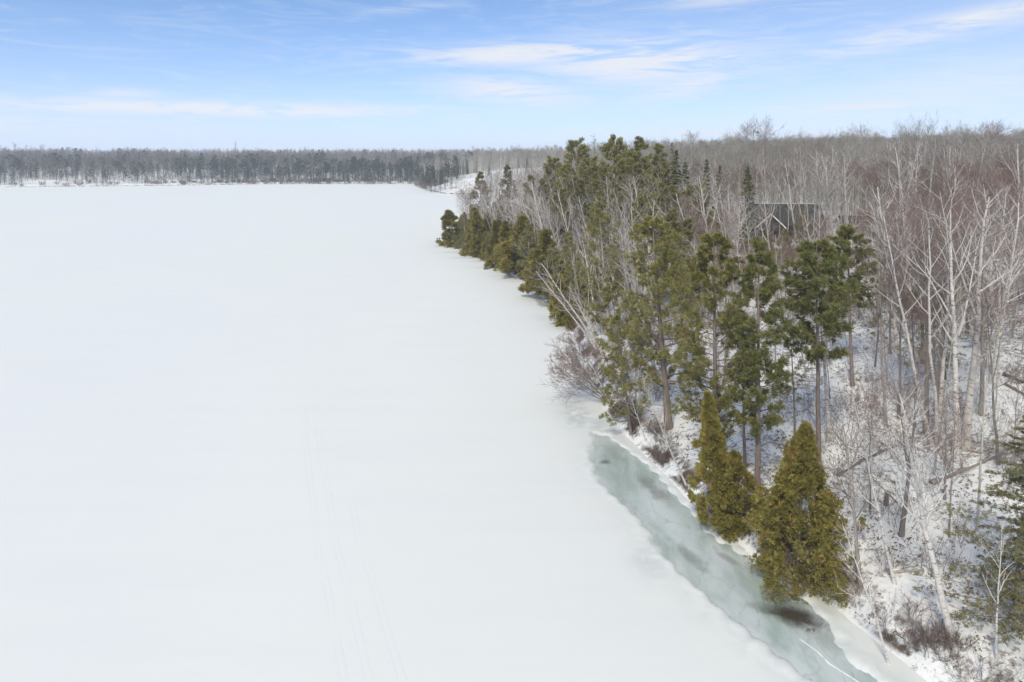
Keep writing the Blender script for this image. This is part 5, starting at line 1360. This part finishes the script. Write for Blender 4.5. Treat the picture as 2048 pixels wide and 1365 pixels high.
def gable_roof(name, parent, x0, x1, y0, y1, z0, z1, over, mat, th=.18, along='x'):
    b = Buf()
    if along == 'x':
        ym = (y0 + y1) / 2; a = (z1 - z0) / (ym - y0)
        for sgn, ye in ((-1, y0 - over), (1, y1 + over)):
            ze = z0 - a * over
            v = [(x0 - over, ye, ze), (x1 + over, ye, ze), (x1 + over, ym, z1), (x0 - over, ym, z1)]
            v += [(p[0], p[1], p[2] + th) for p in v]
            b.add(v, quads=[(0, 3, 2, 1), (4, 5, 6, 7), (0, 1, 5, 4), (1, 2, 6, 5), (2, 3, 7, 6), (3, 0, 4, 7)])
    else:
        xm = (x0 + x1) / 2; a = (z1 - z0) / (xm - x0)
        for xe in (x0 - over, x1 + over):
            ze = z0 - a * over
            v = [(xe, y0 - over, ze), (xe, y1, ze), (xm, y1, z1), (xm, y0 - over, z1)]
            v += [(p[0], p[1], p[2] + th) for p in v]
            b.add(v, quads=[(0, 3, 2, 1), (4, 5, 6, 7), (0, 1, 5, 4), (1, 2, 6, 5), (2, 3, 7, 6), (3, 0, 4, 7)])
    return obj(name, b.mesh(name, [M[mat]], False), parent)
cz = float(ground_z(*CABIN)) - 0.1
cab = empty('cabin', (CABIN[0], CABIN[1], cz)); cab.rotation_euler.z = math.radians(-10)
b = Buf()
b.box((-6.5, 0, -1), (6.5, 8, 3.0))
b.add([(-6.5, 0, 3.0), (-6.5, 8, 3.0), (-6.5, 4, 6.4), (6.5, 0, 3.0), (6.5, 8, 3.0), (6.5, 4, 6.4)], tris=[(0, 1, 2), (3, 5, 4)])
obj('wall', b.mesh('wall', [M['siding']], False), cab)
rf = gable_roof('roof', cab, -6.5, 6.5, 0, 8, 3.05, 6.45, .5, 'shingles')
bxmesh('chimney', rf, (2.4, 4.4, 5.0), (3.3, 5.3, 7.6), 'chimney_brick')
bxmesh('ridge_cap', rf, (-7.0, 3.85, 6.64), (7.0, 4.15, 6.70), 'white_trim')
b = Buf(); b.box((-6.0, -3.0, -1), (-1.2, -.02, 2.7)); b.add([(-6, -3, 2.7), (-1.2, -3, 2.7), (-3.6, -3, 5.0), (-6, -.02, 2.7), (-1.2, -.02, 2.7), (-3.6, -.02, 5.0)], tris=[(0, 1, 2), (3, 5, 4)])
obj('gable_wing', b.mesh('gable_wing', [M['siding']], False), cab)
wr = gable_roof('wing_roof', cab, -6, -1.2, -3.0, 1.6, 2.75, 5.05, .4, 'shingles', along='y')
for sgn in (-1, 1):
    b = Buf(); xe = -3.6 + sgn * 2.8; ze = 5.05 - 2.8 * (2.3 / 2.4)
    v = [(xe, -3.46, ze - .05), (-3.6, -3.46, 5.0), (-3.6, -3.46, 5.27), (xe, -3.46, ze + .22)]; v += [(p[0], p[1] + .05, p[2]) for p in v]
    b.add(v, quads=[(0, 1, 2, 3), (4, 7, 6, 5), (0, 4, 5, 1), (1, 5, 6, 2), (2, 6, 7, 3), (3, 7, 4, 0)])
    obj('bargeboard', b.mesh('bargeboard', [M['white_trim']], False), wr)
def window(parent, x, y, z, w, h):
    f = bxmesh('window', parent, (x - w / 2 - .08, y - .06, z - .08), (x + w / 2 + .08, y - .01, z + h + .08), 'siding')
    for k in (0, 1):
        bxmesh('pane', f, (x - w / 2 + k * w / 2 + .03, y - .075, z), (x + k * w / 2 - .03, y - .065, z + h), 'window_glass')
for x in (-4.6, -2.6): window(cab, x, -3.0, .7, 1.1, 1.2)
for x in (0.6, 4.9): window(cab, x, 0, .8, 1.3, 1.3)
dr = bxmesh('door', cab, (2.2, -.08, -.1), (3.2, -.01, 2.1), 'window_glass'); bxmesh('handle', dr, (2.3, -.13, .95), (2.36, -.085, 1.05), 'white_trim')
bxmesh('step', cab, (1.9, -1.2, -.6), (3.5, -.02, -.1), 'deck_wood')
tag(cab, 'dark grey cabin with a white-edged gable half hidden behind birches', 'cabin')
sz = float(ground_z(*SHED)) - .1
sh = empty('shed', (SHED[0], SHED[1], sz)); sh.rotation_euler.z = math.radians(-6)
b = Buf(); b.box((-4.5, 0, -.8), (4.5, 5, 2.2)); b.add([(-4.5, 0, 2.2), (-4.5, 5, 2.2), (-4.5, 2.5, 3.6), (4.5, 0, 2.2), (4.5, 5, 2.2), (4.5, 2.5, 3.6)], tris=[(0, 1, 2), (3, 5, 4)])
obj('wall', b.mesh('wall', [M['siding']], False), sh)
gable_roof('roof', sh, -4.5, 4.5, 0, 5, 2.25, 3.65, .4, 'shingles')
bxmesh('snow_strip', sh, (-4.9, -.62, 2.06), (4.9, -.25, 2.26), 'white_trim'); sh.children[-1].data.materials[0] = M['lake_snow']
bxmesh('door', sh, (-3.6, -.06, -.4), (-1.2, -.01, 1.9), 'deck_wood')
for k in range(9):
    bxmesh('plank', sh, (.2 + k * .46, -.05, -.5), (.2 + k * .46 + .43, -.01, 1.2), 'deck_wood')
tag(sh, 'low brown shed with snow along its eave, right of the cabin', 'shed')

# radio mast on the far ridge
mx, my = -363.8, 900.0
ms = empty('radio_mast', (mx, my, float(ground_z(mx, my))))
b = Buf()
for a in range(3):
    t = a * 2.094; b.tube(np.array([[[1.0 * math.cos(t), 1.0 * math.sin(t), -.5], [.7 * math.cos(t), .7 * math.sin(t), 30]]]), np.array([[.16, .14]]), 5)
obj('legs', b.mesh('legs', [M['dead_wood']]), ms)
b = Buf(); zs = np.linspace(0, 30, 16)
for i in range(15):
    for a in range(3):
        t, t2 = a * 2.094, (a + 1) * 2.094; q = 1 - .3 * zs[i] / 30; q2 = 1 - .3 * zs[i + 1] / 30
        b.tube(np.array([[[q * math.cos(t), q * math.sin(t), zs[i]], [q2 * math.cos(t2), q2 * math.sin(t2), zs[i + 1]]]]), np.array([[.08, .08]]), 3)
obj('bracing', b.mesh('bracing', [M['dead_wood']]), ms)
b = Buf(); b.tube(np.array([[[0, 0, 29.5], [0, 0, 34]]]), np.array([[.12, .05]]), 5); obj('antenna', b.mesh('antenna', [M['dead_wood']]), ms)
tag(ms, 'thin radio mast on the distant ridge across the lake', 'mast')

# ------------------------------------------------------------------ the air: faint winter haze
m = bpy.data.materials.new('haze'); m.use_nodes = True
nt = m.node_tree
for n_ in list(nt.nodes): nt.nodes.remove(n_)
o_ = nt.nodes.new("ShaderNodeOutputMaterial"); v_ = nt.nodes.new("ShaderNodeVolumePrincipled")
v_.inputs["Color"].default_value = (0.78, 0.88, 1.0, 1.0)
v_.inputs["Density"].default_value = 0.00026
nt.links.new(v_.outputs[0], o_.inputs["Volume"])
b = Buf(); b.box((-1750, -180, -4.0), (1750, 2650, 62.0))
hz = obj('haze', b.mesh('haze', [m], False)); tag(hz, kind='stuff')
